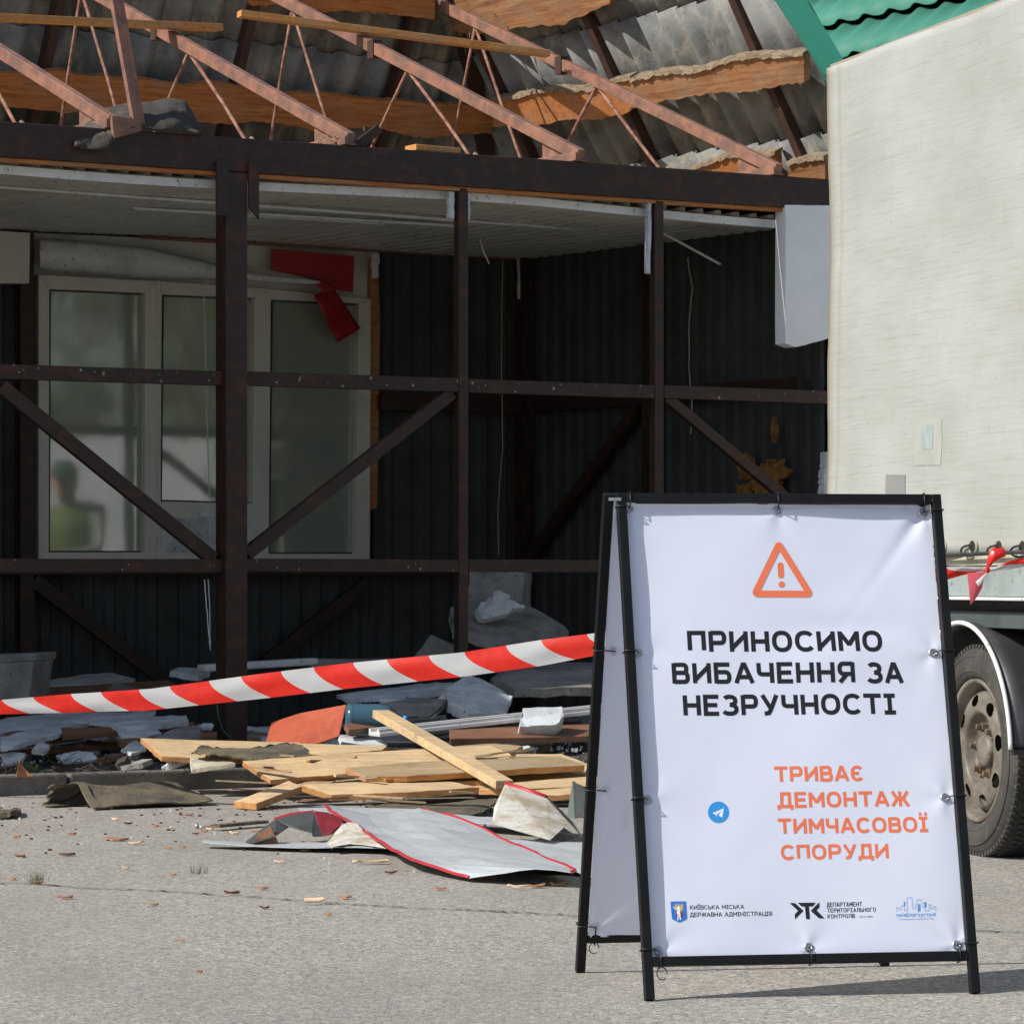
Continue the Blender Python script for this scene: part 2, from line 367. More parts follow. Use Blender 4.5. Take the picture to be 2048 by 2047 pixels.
cladding(B(uw1+.05, VB+.06, 0), BU, 5.25-uw1-.05, .05, CEZ, -BV)
cladding(B(uw0-.03, VB+.06, 0), BU, uw1-uw0+.08, .05, WZ0-.02, -BV)
cladding(B(5.27, VB+.05, 0), -BV, VB-.05, .05, CEZ, -BU)
# outside of the walls so that the bay is closed
m = MB(); m.slab([B(-7, VB+.12, 0), B(5.36, VB+.12, 0), B(5.36, VB+.12, 3.3), B(-7, VB+.12, 3.3)], BV*.03)
m.slab([B(5.33, .1, 0), B(5.33, VB+.115, 0), B(5.33, VB+.115, 3.3), B(5.33, .1, 3.3)], BU*.03)
m.slab([B(-7.1, -.1, 0), B(-7.1, VB+.115, 0), B(-7.1, VB+.115, 3.3), B(-7.1, -.1, 3.3)], BU*.03)
part(m, 'outer_wall', 'clad')
# soffit: narrow plastic boards running inwards
m = MB(); sag = lambda u, v: -.035*max(0, (u-3.2))/2*(1-abs(v-.4)/4)-.01*math.sin(u*1.7)
k = -7.0
while k < 5.14:
    for (a, b, z0_, z1_) in ((k, k+.098, 0, 0), (k+.098, k+.100, 0, .022), (k+.100, k+.123, .022, .022), (k+.123, k+.125, .022, 0)):
        N = 6
        for j in range(N):
            v0, v1 = .06+(VB-.06)*j/N, .06+(VB-.06)*(j+1)/N
            m.face([B(a, v0, CEZ+z0_+sag(a, v0)), B(a, v1, CEZ+z0_+sag(a, v1)), B(b, v1, CEZ+z1_+sag(b, v1)), B(b, v0, CEZ+z1_+sag(b, v0))])
    k += .125
bmesh.ops.remove_doubles(m.bm, verts=m.bm.verts, dist=.0005)
part(m, 'soffit', 'soffit')
m = MB(); m.slab([B(-7, .06, CEZ+.03), B(5.32, .06, CEZ+.03), B(5.32, VB+.115, CEZ+.03), B(-7, VB+.115, CEZ+.03)], ZZ*.04); part(m, 'ceiling_deck', 'woodgrey')
def strip(pa, pb, z=CEZ-.02, w_=.03, h_=.014, mat='white', nm='soffit_strip'):
    a, b = G(pa[0], pa[1], z), G(pb[0], pb[1], z); m = MB(); m.bar(a, b, w_, h_); part(m, nm, mat)
strip((-30, 373), (950, 444)); strip((265, 417), (768, 448)); strip((950, 444), (1230, 464)); strip((500, 428), (905, 452))
# white edge trim under the beam
m = MB()
def trimz(u): return CEZ-.03+sag(u, 0)
us = [-7+i*.25 for i in range(51)]
us = [u for u in us if u < 5.2]
for a, b in zip(us, us[1:]):
    m.slab([B(a, .045, trimz(a)-.025), B(b, .045, trimz(b)-.025), B(b, .045, trimz(b)+.02), B(a, .045, trimz(a)+.02)], BV*.05)
part(m, 'edge_trim', 'white')
# ---- shop window in the back wall
def W(px, py, v=VB-.03): return FV(px, py, v)
win = MB()
def wq(pts, th, m, v=VB-.03): m.slab([FV(x, y, v) for x, y in pts], BV*th)
wf = MB()
EV = VB-.05
def frame_ring(m, o, i, v, th):
    n = len(o)
    for k in range(n): m.slab([FV(*o[k], v), FV(*o[(k+1) % n], v), FV(*i[(k+1) % n], v), FV(*i[k], v)], BV*th)
frame_ring(wf, [(77, 549), (314, 562), (314, 1118), (77, 1118)], [(99, 578), (291, 586), (289, 1104), (98, 1104)], EV, .06)
frame_ring(wf, [(320, 562), (533, 577), (533, 1118), (320, 1118)], [(324, 589), (509, 596), (506, 1007), (322, 1002)], EV+.004, .06)
frame_ring(wf, [(533, 577), (742, 598), (740, 1118), (533, 1118)], [(542, 599), (718, 607), (712, 1107), (538, 1107)], EV, .06)
w_obj = part(MB().slab([FV(313.5, 561, EV-.006), FV(320.5, 562, EV-.006), FV(320.5, 1119, EV-.006), FV(313.5, 1119, EV-.006)], BV*.05), 'window', 'upvc')
wf.done('frame', 'upvc', parent=w_obj, bevel=.004)
WORG[w_obj.name] = WORG[pav.name]
m = MB(); m.slab([FV(330, 1035, EV+.0), FV(502, 1035, EV), FV(502, 1105, EV), FV(330, 1105, EV)], BV*.01); m.done('lower_panel', 'foam', parent=w_obj)
m = MB(); m.slab([FV(402, 1022, EV-.02), FV(428, 1022, EV-.02), FV(428, 1034, EV-.02), FV(402, 1034, EV-.02)], BV*.02); m.done('handle', 'white', parent=w_obj)
t = NT('filmed_glass'); co = t.coord((1, 1, 1))
c = t.mix(t.ramp(t.noise(co, 1.6, 4, .6), [(.35, 0.), (.7, 1.)]), srgb((140, 150, 136)), srgb((156, 158, 140)))
t.base(c); t.rough(.05); t.b.inputs['Specular IOR Level'].default_value = 1.0; t.b.inputs['IOR'].default_value = 1.9
bn = t.n('ShaderNodeBump'); t.l(t.noise(t.coord((1, 1, .5)), 3, 2), bn.inputs['Height']); bn.inputs['Strength'].default_value = .06; bn.inputs['Distance'].default_value = .012
t.l(bn.outputs[0], t.b.inputs['Normal']); MT['glass'] = t.m
for q in ([(97, 577), (292, 585), (290, 1105), (97, 1105)], [(323, 588), (510, 595), (507, 1008), (321, 1003)], [(541, 598), (719, 606), (713, 1108), (537, 1108)]):
    m = MB(); m.slab([FV(x, y, VB+.01) for x, y in q], BV*.012); m.done('pane', 'glass', parent=w_obj)
    m = MB(); n = 4
    o_ = q; i_ = [(q[0][0]+5, q[0][1]+5), (q[1][0]-6, q[1][1]+5), (q[2][0]-6, q[2][1]-4), (q[3][0]+3, q[3][1]-4)]
    frame_ring(m, o_, i_, VB+.002, .006); m.done('gasket', 'darkwire', parent=w_obj)
# fascia remains above the window
m = MB(); m.slab([FV(60, 465, VB+.03), FV(756, 497, VB+.03), FV(756, 606, VB+.03), FV(60, 552, VB+.03)], BV*.02)
part(m, 'fascia_panel', 'upvc')
m = MB(); m.slab([FV(0, 462, VB-.16), FV(60, 466, VB-.16), FV(58, 567, VB-.16), FV(-60, 566, VB-.16), FV(-60, 460, VB-.16)], BV*.1); part(m, 'fascia_box', 'upvc')
m = MB()
top = [(80, 477), (160, 482), (300, 496), (400, 520), (500, 545), (560, 553), (640, 562)]
bot = [(78, 541), (160, 546), (300, 556), (400, 558), (500, 562), (560, 566), (640, 568)]
def fas(a, b):
    i = min(int(a*6), 5); f = a*6-i
    x = top[i][0]+(top[i+1][0]-top[i][0])*f; y0 = top[i][1]+(top[i+1][1]-top[i][1])*f; y1 = bot[i][1]+(bot[i+1][1]-bot[i][1])*f
    return FV(x, y0+(y1-y0)*b, VB-.10-.08*math.sin(b*PI)*(1-a)-.05*a)
m.grid(fas, 36, 6); o = part(m, 'peeled_fascia', 'white', solid=.006)
m = MB(); m.slab([FV(285, 472, VB-.07), FV(1040, 515, VB-.07), FV(1040, 520, VB-.07), FV(285, 477, VB-.07)], BV*.03); part(m, 'wooden_batten', 'brownpvc')
m = MB(); m.slab([FV(755, 520, VB-.02), FV(742, 520, VB-.02), FV(738, 900, VB-.02), FV(740, 1020, VB-.02), FV(754, 1015, VB-.02), FV(760, 640, VB-.02)], BV*.04); part(m, 'wooden_batten', 'purlin')
for q in (((743, 508), (758, 508), (758, 555), (745, 555)), ((1037, 512), (1056, 512), (1055, 598), (1038, 598))):
    m = MB(); m.slab([FV(x, y, VB-.09) for x, y in q], BV*.02, sub=4, jag=.006); part(m, 'panel_remnant', 'white')
# red sheet left on the wall, and the hanging torn piece
m = MB(); m.slab([FV(543, 497, VB-.06), FV(709, 512, VB-.06), FV(706, 585, VB-.06), FV(640, 574, VB-.06), FV(620, 556, VB-.06), FV(543, 540, VB-.06)], BV*.006)
part(m, 'red_fascia', 'red')
m = MB()
def rh(a, b):
    x = 636+(a*66)+b*38+(-10*math.sin(b*PI)); y = 568-a*6+b*(116-a*24)
    return FV(x, y, VB-.16-.05*math.sin(b*4)-.03*a)
m.grid(lambda a, b: FV(628+38*a*(1+.2*b)+b*47, 590-a*16+b*(95-a*12), VB-.17-.03*math.sin(b*5)+.03*a), 6, 10)
m.grid(lambda a, b: FV(618+32*b+a*(18+10*b), 556+34*b-14*b*a+a*2, VB-.14-.03*b), 4, 4)
o = part(m, 'torn_red_strip', 'red', solid=.004)
# ---- upper roof: stripped trusses
TS = math.tan(math.radians(20.8))
def truss(px):
    u = up_at(px)
    a = lambda v: B(u, v, TOPZ+.055+TS*v)
    ch = MB(); ch.bar(a(-.06), a(3.75), .05, .068, side=BU); tr = ch.done('truss', 'chord', parent=pav, bevel=.004); WORG[tr.name] = WORG[pav.name]
    m = MB(); m.bar(B(u-.01, -.06, TOPZ+.028), B(u-.01, 4.2, TOPZ+.028), .05, .048, side=BU); m.done('bottom_chord', 'chord', parent=tr, bevel=.003)
    m = MB(); m.slab([B(u+.0, -.07, TOPZ+.003), B(u+.0, .34, TOPZ+.003), B(u+.0, .34, TOPZ+.15), B(u+.0, .12, TOPZ+.12)], BU*.036); m.done('end_plate', 'chord', parent=tr)
    zz = [(1.0, 0), (1.85, 1), (2.55, 0), (3.3, 1), (3.75, 0)]
    for (va, ka), (vb, kb) in zip(zz, zz[1:]):
        pa = a(va)-ZZ*.03 if ka else B(u, va, TOPZ+.03); pb = a(vb)-ZZ*.03 if kb else B(u, vb, TOPZ+.03)
        mid = pa.lerp(pb, .5)+BU*random.uniform(-.01, .01)+ZZ*random.uniform(-.01, .01)
        m = MB(); m.tube([pa, pa.lerp(mid, .5)+BV*random.uniform(-.008, .008), mid, mid.lerp(pb, .5), pb], .011, 7); m.done('web_rod', 'rod', parent=tr)
        if ka == 0:
            m = MB(); c_ = pa+ZZ*.06
            m.tube([c_+(pb-pa).normalized()*(.02*k) for k in range(6)], [.012, .019, .015, .020, .014, .012], 7); m.done('mortar_lump', 'bark', parent=tr)
    m = MB(); c_ = a(2.25); m.box(c_-ZZ*.01, BU*.032, BV*.035, ZZ*.055); m.done('cleat', 'rafter', parent=tr)
for px in (1545, 1150, 690, 215, -330): truss(px)
# ---- steep roof sides seen from inside
KR = .55
NR = (BU*1+ZZ*KR).normalized(); R0 = B(5.9, 0, 3.35)
NB = (BV*1+ZZ*KR).normalized(); Q0 = B(0, 4.7, 3.35)
def onR(px, py, off=0): return hit(px, py, R0-NR*off, NR)
def onB(px, py, off=0): return hit(px, py, Q0-NB*off, NB)
ROOFTOP = 4.98
V_END = .62
def roof_rows(p_of, a0, a1, nrm, zs, name, lim=None):
    """corrugated sheets in overlapping rows; p_of(a, z) -> point"""
    WL = .22
    for (z0, z1) in zs:
        x = a0
        if name == 'slate_sheet' and a0 == V_END and z0 < 4.3: x = a0-.20
        while x < a1-.02:
            wd = min(WL*5, a1-x)
            m = MB(); n = int(wd/WL*12)
            dz = random.uniform(-.012, .012); tilt = random.uniform(.0, .012)
            def fn(a, b):
                aa = x+a*(wd+.05); z = z0+dz+(z1-z0)*b
                if lim: aa = min(aa, lim(z))
                return p_of(aa, z)+nrm*(.036*math.sin(2*PI*(aa/WL))-.035*(b)-tilt)
            m.grid(fn, n, 3, thick=lambda a, b: nrm*.007)
            part(m, name, 'slate')
            x += wd
SR = lambda a, z: B(5.9-KR*(z-3.35), a, z)
SB = lambda a, z: B(a, 4.7-KR*(z-3.35), z)
roof_rows(SR, V_END, 4.75, NR, ((3.02, 3.74), (3.66, 4.56), (4.48, 5.0)), 'slate_sheet', lim=lambda z: 4.72-KR*(z-3.35))
roof_rows(SB, -7, 5.9, NB, ((3.02, 3.9), (3.82, 4.52), (4.44, 5.0)), 'slate_sheet', lim=lambda z: 5.92-KR*(z-3.35))
# rafters
for v in (.87, 2.42, 3.75):
    m = MB(); m.bar(SR(v, 3.2)-NR*.075, SR(v, 4.95)-NR*.075, .065, .07, side=BV); part(m, 'rafter', 'rafter')
for px in (55, 440, 760, -260):
    p = onB(px, 230); u = (p-BO).dot(BU); m = MB(); m.bar(SB(u, 3.2)-NB*.09, SB(u, 4.95)-NB*.09, .06, .09, side=BU); part(m, 'rafter', 'rafter')
m = MB(); hp = lambda z: B(5.9-KR*(z-3.35)-.07, 4.7-KR*(z-3.35)-.07, z); m.bar(hp(3.2), hp(4.95), .10, .10, side=BU); part(m, 'hip_rafter', 'rafter')
# waney edged purlins
def purlin(fn, tops, bots, mat, nm='purlin', th=.05, nrm=NR, bark=True):
    """fn: pixel -> roof plane; tops/bots outlines left to right"""
    def interp(L, x):
        for (x0, y0), (x1, y1) in zip(L, L[1:]):
            if x0 <= x <= x1: return y0+(y1-y0)*(x-x0)/(x1-x0)
        return L[-1][1] if x > L[-1][0] else L[0][1]
    xa, xb = tops[0][0], tops[-1][0]; n = max(8, int((xb-xa)/8))
    T = [fn(xa+(xb-xa)*i/n, interp(tops, xa+(xb-xa)*i/n)+random.uniform(-1.5, 1.5)+10*noise.noise(V3((xa*.1+i*.085, 3, 1)))+3*noise.noise(V3((xa*.1+i*.31, 3, 1)))) for i in range(n+1)]
    Bt = [fn(xa+(xb-xa)*i/n, interp(bots, xa+(xb-xa)*i/n)+random.uniform(-2, 2)+15*noise.noise(V3((xa*.1+i*.075, 8, 5)))+4*noise.noise(V3((xa*.1+i*.37, 8, 5)))) for i in range(n+1)]
    m = MB()
    for i in range(n):
        m.slab([T[i], T[i+1], Bt[i+1], Bt[i]], nrm*th)
    bmesh.ops.remove_doubles(m.bm, verts=m.bm.verts, dist=.0004)
    seen = {}
    o = part(m, nm, mat)
    if bark:
        m = MB()
        for i in range(n):
            q = nrm*(-.012)
            m.slab([T[i]+q+ZZ*.018, T[i+1]+q+ZZ*.018, T[i+1]+q-ZZ*random.uniform(.0, .012), T[i]+q-ZZ*random.uniform(0, .012)], nrm*(th+.02), jag=.004)
        b_ = m.done('bark_edge', 'bark', parent=o)
    return o
oR = lambda o_: (lambda x, y: onR(x, y, o_)); oB = lambda o_: (lambda x, y: onB(x, y, o_))
purlin(oR(.17), [(1262, 166), (1330, 148), (1400, 138), (1480, 118), (1520, 114), (1560, 116), (1608, 110)], [(1262, 218), (1330, 200), (1400, 195), (1440, 186), (1480, 184), (1520, 175), (1608, 168)], 'purlinr')
purlin(oR(.16), [(985, 202), (1060, 190), (1150, 180), (1230, 165), (1262, 158)], [(985, 262), (1040, 256), (1100, 246), (1150, 238), (1200, 232), (1262, 222)], 'purlin')
purlin(oR(.15), [(905, -40), (1220, -45)], [(905, 62), (940, 74), (985, 62), (1040, 58), (1090, 48), (1130, 42), (1180, 25), (1220, 12)], 'purlinr')
purlin(oR(.15), [(1375, 338), (1450, 318), (1500, 312), (1552, 308)], [(1375, 360), (1450, 358), (1552, 358)], 'purlin')
purlin(oR(.15), [(1576, 326), (1600, 321), (1650, 318)], [(1576, 362), (1600, 362), (1650, 362)], 'purlinr')
purlin(oB(.20), [(-60, 138), (60, 150), (120, 143), (250, 158), (330, 165), (420, 166), (600, 188), (760, 198), (900, 212), (985, 222)], [(-60, 205), (100, 222), (250, 232), (420, 244), (560, 252), (700, 258), (850, 272), (985, 268)], 'purlin', nrm=NB, bark=False)
purlin(oB(.18), [(500, -40), (870, -40)], [(500, 12), (650, 18), (760, 26), (870, 40)], 'purlin', nrm=NB, bark=False)
# torn fibres hanging from the top purlins
m = MB()
for k in range(26):
    x = random.uniform(850, 1010); y = random.uniform(20, 60); p = onR(x, y, .2)
    pts = [p]; 
    for j in range(5): pts.append(pts[-1]+V3((random.uniform(-.03, .03), random.uniform(-.02, .02), -random.uniform(.0, .05))))
    m.tube(pts, .003, 4)
for k in range(14):
    x = random.uniform(640, 740)+random.uniform(0, 20); p = FV(x, 285, .02)
    pts = [p]
    for j in range(5): pts.append(pts[-1]+V3((random.uniform(-.03, .03), random.uniform(-.02, .02), random.uniform(-.03, .03))))
    m.tube(pts, .003, 4)
part(m, 'torn_fibre', 'bark', kind='stuff')
# unseen roof overhang added out to the left to shade the strip in front
m = MB(); m.slab([B(-11, -.46, 3.36), B(-4, -.44, 3.36), B(-1.15, -.50, 3.36), B(-1.15, 0, 3.52), B(-11, 0, 3.52)], ZZ*.06)
part(m, 'shade_eaves', 'slate')
# bolts and splashes of foam on the frame
m = MB()
for k in range(70):
    px = random.uniform(0, 1640)
    zc = random.choice((2.085, 2.085, 1.10))
    p = B(up_at(px), -.031, zc+random.uniform(-.03, .03)); r = random.choice((.002, .003, .003, .004, .006))
    m.box(p, BU*r, BV*.003, ZZ*r*random.uniform(.6, 1.6))
part(m, 'foam_specks', 'foamgrey', kind='stuff')
# loose steel angle leaning on the beam (near left)
m = MB()
a, b = FV(222, -60, .12), FV(277, 250, -.06)
m.bar(a, b, .062, .035, side=BU)
m.slab([FV(224, 232, -.09), FV(282, 240, -.09), FV(284, 262, -.09), FV(228, 277, -.09)], BV*.05)
m.slab([FV(224, 232, -.088), FV(253, 250, -.088), FV(230, 262, -.088)], BV*.02)
m.done('steel_strut', 'chord', label='bent pink-brown steel strut sticking up from the top beam beside the draped felt', cat='steel strut')
m = MB()
def dr(a, b):
    px = 150+a*250; t0 = [262, 245, 218, 212, 208, 206, 200, 204, 262]; i = min(int(a*8), 7); f = a*8-i
    y0 = t0[i]+(t0[i+1]-t0[i])*f; low = [292, 300, 298, 262, 255, 258, 262, 264, 268]; y1 = low[i]+(low[i+1]-low[i])*f
    p = FV(px, y0+(y1-y0)*b, -.09+.26*(1-b)**2); return p+BV*(.03*fbm(p, 9))+ZZ*.012*fbm(p+V3((5, 1, 1)), 8)
m.grid(dr, 40, 14); m.done('roofing_felt_scrap', 'feltdark', label='crumpled dark roofing felt draped over the top beam at upper left', cat='roofing felt', solid=.012)
m = MB(); p = FV(738, 278, -.03); m.bar(p+V3((-.07, 0, -.04)), p+V3((.05, .05, .06)), .05, .05); m.done('steel_offcut', 'steel', label='short dark square steel offcut lying on the top beam', cat='steel offcut')
m = MB(); m.slab([FV(832, 288, -.02), FV(922, 296, -.02), FV(922, 307, -.02), FV(832, 300, -.02)], BV*.12); m.done('wood_offcut', 'lath', label='short pale plank offcut lying on the middle of the top beam', cat='wood offcut', bevel=.003)
# long laths lying on the trusses
def lath(p0, p1, lab, d=.55):
    m = MB(); a = P(*p0); b = P(*p1); m.bar(a, b, .09, .042); m.done('wooden_lath', 'lath', label=lab, cat='wooden lath', bevel=.003)
def on_truss(px, py, off=.07):   # point on the plane of the truss tops
    n = (ZZ-BV*TS).normalized(); return hit(px, py, B(0, 0, TOPZ+.06+off), n)
for (a_, b_, lab) in (((-60, 33), (438, 56), 'orange pine lath lying across the trusses at the far upper left'), ((478, 28), (1096, 108), 'long orange pine lath lying over two trusses near the top middle')):
    m = MB(); m.bar(on_truss(*a_), on_truss(*b_), .085, .04); m.done('wooden_lath', 'lath', label=lab, cat='wooden lath', bevel=.003)
# hanging foam boards
m = MB(); m.slab([FV(1571, 410, -.06), FV(1700, 412, -.06), FV(1700, 660, -.06), FV(1652, 678, -.06), FV(1610, 690, -.06), FV(1590, 694, -.06), FV(1571, 687, -.06)], BV*.10, sub=6, jag=.0015)
m.done('insulation_board', 'foamclean', label='white polystyrene board hanging under the beam beside the lorry', cat='foam board')
m = MB(); m.slab([FV(1651, 905, -.12), FV(1700, 905, -.12), FV(1700, 1100, -.12), FV(1640, 1100, -.12), FV(1646, 990, -.12)], BV*.05, sub=14, jag=.006)
m.done('insulation_board', 'foam', label='ragged polystyrene edge showing at the side of the lorry above the sign', cat='foam board')
for q, lab in ((((899, 383), (909, 385), (908, 438), (899, 436)), 'narrow foam sliver left of the second post under the beam'), (((931, 385), (940, 386), (940, 440), (932, 440)), 'narrow foam sliver right of the second post under the beam'), (((1297, 402), (1303, 402), (1301, 548), (1295, 545)), 'long thin foam sliver hanging beside the third post')):
    m = MB(); m.slab([FV(x, y, -.02) for x, y in q], BV*.03, sub=7, jag=.004); m.done('foam_sliver', 'foam', label=lab, cat='foam sliver')
m = MB(); m.bar(FV(1330, 468, .8), FV(1440, 528, .5), .03, .012); m.done('plastic_strip', 'white', label='thin plastic strip drooping from the soffit right of the third post', cat='plastic strip')
# sprayed yellow foam on the side wall
m = MB()
def blob(cx, cy, rx, ry, seed):
    pts = []
    for k in range(40):
        a = 2*PI*k/40; r = .92+.55*noise.noise(V3((math.cos(a)*2.6, math.sin(a)*2.6, seed)))+random.uniform(-.16, .16)
        pts.append(FU(cx+rx*r*math.cos(a), cy+ry*r*math.sin(a), 5.20))
    m.slab(pts, -BU*.03)
blob(1545, 960, 36, 44, 1.2); blob(1500, 935, 16, 26, 4.1); blob(1553, 862, 4, 26, 8.3); blob(1495, 980, 14, 14, 2.2)
m.done('insulation_foam', 'yfoam', label='torn yellow sprayed foam clinging to the dark side wall above the sign', cat='foam')
# wires
def wire(pxs, v, r, mat, lab, nm='wire'):
    pts = [FV(x, y, v) for x, y in pxs]; Q = []
    for i in range(len(pts)-1):
        for k in range(5): Q.append(pts[i].lerp(pts[i+1], k/5)+BU*random.uniform(-.002, .002))
    Q.append(pts[-1]); m = MB(); m.tube(Q, r, 5); m.done(nm, mat, label=lab, cat='wire')
wire([(1376, 515), (1378, 540), (1385, 575), (1378, 640), (1378, 740), (1384, 800), (1381, 868)], 1.2, .005, 'wire', 'long pale wire hanging in front of the side wall')
wire([(413, 556), (408, 600), (412, 720), (413, 830), (419, 980), (420, 1105)], 3.0, .004, 'white', 'white cable hanging down over the middle window pane')
wire([(409, 1158), (412, 1200), (417, 1260), (421, 1300)], .02, .003, 'white', 'white cable hanging below the lower rail left of the thick post')
wire([(416, 1158), (419, 1200), (420, 1260), (421, 1290)], .03, .003, 'white', 'second thin white cable hanging close behind the thick post')
wire([(960, 478), (965, 500), (978, 528)], .8, .005, 'wire', 'short bent wire dangling from the soffit right of the second post')
wire([(1005, 520), (1003, 700), (1005, 900), (996, 1010), (997, 1110)], 3.1, .004, 'wire', 'thin wire running down the dark back wall')
wire([(1060, 525), (1068, 700), (1058, 800), (1075, 880), (1080, 1000), (1090, 1110)], 3.0, .004, 'steel', 'brown wire beside the inner corner post')
wire([(1545, 480), (1530, 560), (1505, 600), (1490, 640), (1466, 690)], 1.5, .006, 'darkwire', 'black cable hanging slantwise on the side wall')
wire([(434, 1409), (436, 1430), (446, 1460), (463, 1478)], -.12, .003, MT['green'], 'thin green string hanging beside the thick post')
# ------------------------------------------------------------------ neighbour's green roof
nb = thing('green_roofed_house', 'neighbouring house with teal green metal tile roof behind the lorry', 'house', B(8.5, 1, 0))
E = -BV; UP = (BU*1+ZZ*1.0).normalized(); GA = P(1640, 150, 24.2); GN = E.cross(UP).normalized()
if GN.z < 0: GN = -GN
m = MB(); 
def tile(x, y):  # x along eave, y up the slope
    w_ = x/.185; h = .018*math.sin(2*PI*w_)+.012*max(0, math.sin(2*PI*w_))
    st = y/.42; return h+.022*(1-(st % 1))
NX, ROWS = 260, 7
for r in range(ROWS):
    y0, y1 = r*.42-.75, (r+1)*.42-.75
    def gf(a, b):
        x = -2.5+a*5.6; y = y0+(y1-y0)*b*1.04
        w_ = x/.27; q_ = math.sin(2*PI*w_); h = .026*(q_ if q_ > 0 else q_*.35)
        return GA+E*x+UP*y+GN*(h+.042*(1-b)+.004*r)
    m.grid(gf, NX, 2, thick=lambda a, b: -GN*.004)
m.done('roof', 'green', parent=nb)
m = MB(); m.slab([GA+E*-2.6+UP*-.72-GN*.05, GA+E*3.1+UP*-.72-GN*.05, GA+E*3.1+UP*2.2-GN*.05, GA+E*-2.6+UP*2.2-GN*.05], -GN*.03); m.done('dark_backing', 'darkwire', parent=nb)  # dark backing added to block the sky between the tile rows
m = MB(); 
cs = [(1552-62, -60), (1612-62, -60), (1612, 0), (1655, 66), (1692, 128), (1692, 150), (1650, 150), (1552, 0)]
m.slab([P(x, y, 21.2) for x, y in cs], V3((.0, .05, 0))); m.done('rake_trim', 'greentrim', parent=nb)
m = MB(); q = [P(x, y, 21.26) for x, y in [(1560, -30), (1600, -30), (1700, 150), (1660, 150)]]; m.slab(q, V3((.03, .5, 0))); m.done('rake_board', 'greentrim', parent=nb)
m = MB(); m.slab([B(6.6, -2, 0), B(10.5, -2, 0), B(10.5, 2.8, 0), B(6.6, 2.8, 0)], ZZ*3.3); m.done('wall', 'upvc', parent=nb)
# ------------------------------------------------------------------ lorry
TN = V3((-.964, -.266, 0)).normalized(); TA = V3((-.266, .964, 0)).normalized()   # outward normal, direction to the far end
TW = V3((1.724, 13.85, 0))                                                         # wheel's outer face on the ground
def TR(a, out, z): return TW+TA*a+TN*out+ZZ*z
def onT(px, py, out=0): return hit(px, py, TR(0, out, 0), TN)
AF = 1.480
lor = thing('lorry', 'curtain sided lorry with worn cream tarpaulin parked behind the sign', 'lorry', TR(-2, -1.2, 0))
t = NT('cream_tarpaulin'); co = t.coord()
U_ = lambda sc, r=0, l=(0, 0, 0): t.coord(sc, (0, 0, r), 'UV', l)
c = t.mix(t.ramp(t.noise(U_((5, 3, 1)), 1.2, 5, .6), [(.38, 0.), (.72, 1.)]), srgb((170, 172, 168)), srgb((155, 156, 150)))
c = t.mix(t.ramp(t.noise(U_((7, 70, 1), .015), 2.2, 6, .75, .3), [(.53, 0.), (.68, .34)]), c, srgb((130, 126, 108)))
c = t.mix(t.ramp(t.noise(U_((5, 190, 1), -.02, (3, 2, 0)), 2.0, 4, .75, .4), [(.58, 0.), (.66, .30)]), c, srgb((112, 108, 94)))
c = t.mix(t.ramp(t.noise(U_((12, 150, 1), .06, (9, 4, 0)), 2.0, 5, .8, 1.5), [(.62, 0.), (.68, .35)]), c, srgb((100, 96, 82)))
c = t.mix(t.ramp(t.noise(U_((60, 6, 1), 0, (1, 8, 0)), 2.0, 5, .7), [(.56, 0.), (.75, .22)]), c, srgb((142, 134, 112)))
c = t.mix(t.ramp(t.noise(co, 30, 4, .7), [(.66, 0.), (.72, .5)]), c, srgb((104, 98, 84)))
sxy = t.n('ShaderNodeSeparateXYZ'); t.l(t.tc.outputs['UV'], sxy.inputs[0])
c = t.mix(t.ramp(sxy.outputs[0], [(.0, .55), (.006, .35), (.012, 0.)]), c, srgb((140, 124, 92)))
c = t.mix(t.ramp(sxy.outputs[0], [(.0125, 0.), (.0135, .4), (.0145, 0.), (.0185, 0.), (.0192, .35), (.02, 0.)]), c, srgb((110, 104, 86)))
t.base(c); t.rough(.6); t.bump(t.noise(U_((10, 24, 1)), 4, 4), .10, .02); MT['tarp'] = t.m
def tarp(a, b):
    x = AF-a*7.0; z = 1.13+b*2.01
    wv = .010*math.sin(x*5.3+z*1.4)+.012*fbm(V3((x*1.1, z*.8, 3)), 1)+.006*fbm(V3((x*2.5+z, z*1.6, 1)), 1.5)
    edge = max(0, 1-b*5)*.014*math.sin(x*9.5)
    return TR(x, .035+wv+edge, z)
m = MB(); m.grid(tarp, 180, 60, uv=True, thick=lambda a, b: -TN*.006); tp = m.done('tarpaulin', 'tarp', parent=lor)
m = MB(); m.slab([TR(AF-.005, -.005, 1.12), TR(AF-.03, -2.4, 1.12), TR(AF-.03, -2.4, 3.13), TR(AF-.005, -.005, 3.13)], -TA*.03); m.done('end_panel', 'metaldirty', parent=lor)
m = MB(); m.slab([TR(AF-.01, .02, 3.125), TR(-5.4, .02, 3.125), TR(-5.4, -2.42, 3.125), TR(AF-.01, -2.42, 3.125)], ZZ*.03); m.done('roof', 'tarp', parent=lor)
m = MB(); m.slab([TR(AF, -.02, 1.0), TR(-5.4, -.02, 1.0), TR(-5.4, -2.4, 1.0), TR(AF, -2.4, 1.0)], ZZ*.1); m.done('load_floor', 'darkwire', parent=lor)
MT['patch1'] = dirty('pale_patch', srgb((168, 170, 164)), srgb((160, 161, 154)), .5, 6, bump=0)
MT['patch2'] = dirty('blue_tape_patch', srgb((150, 166, 168)), srgb((172, 180, 176)), .4, 9, bump=0)
MT['patch3'] = dirty('grey_tape_patch', srgb((136, 136, 136)), srgb((146, 144, 140)), .4, 9, bump=0)
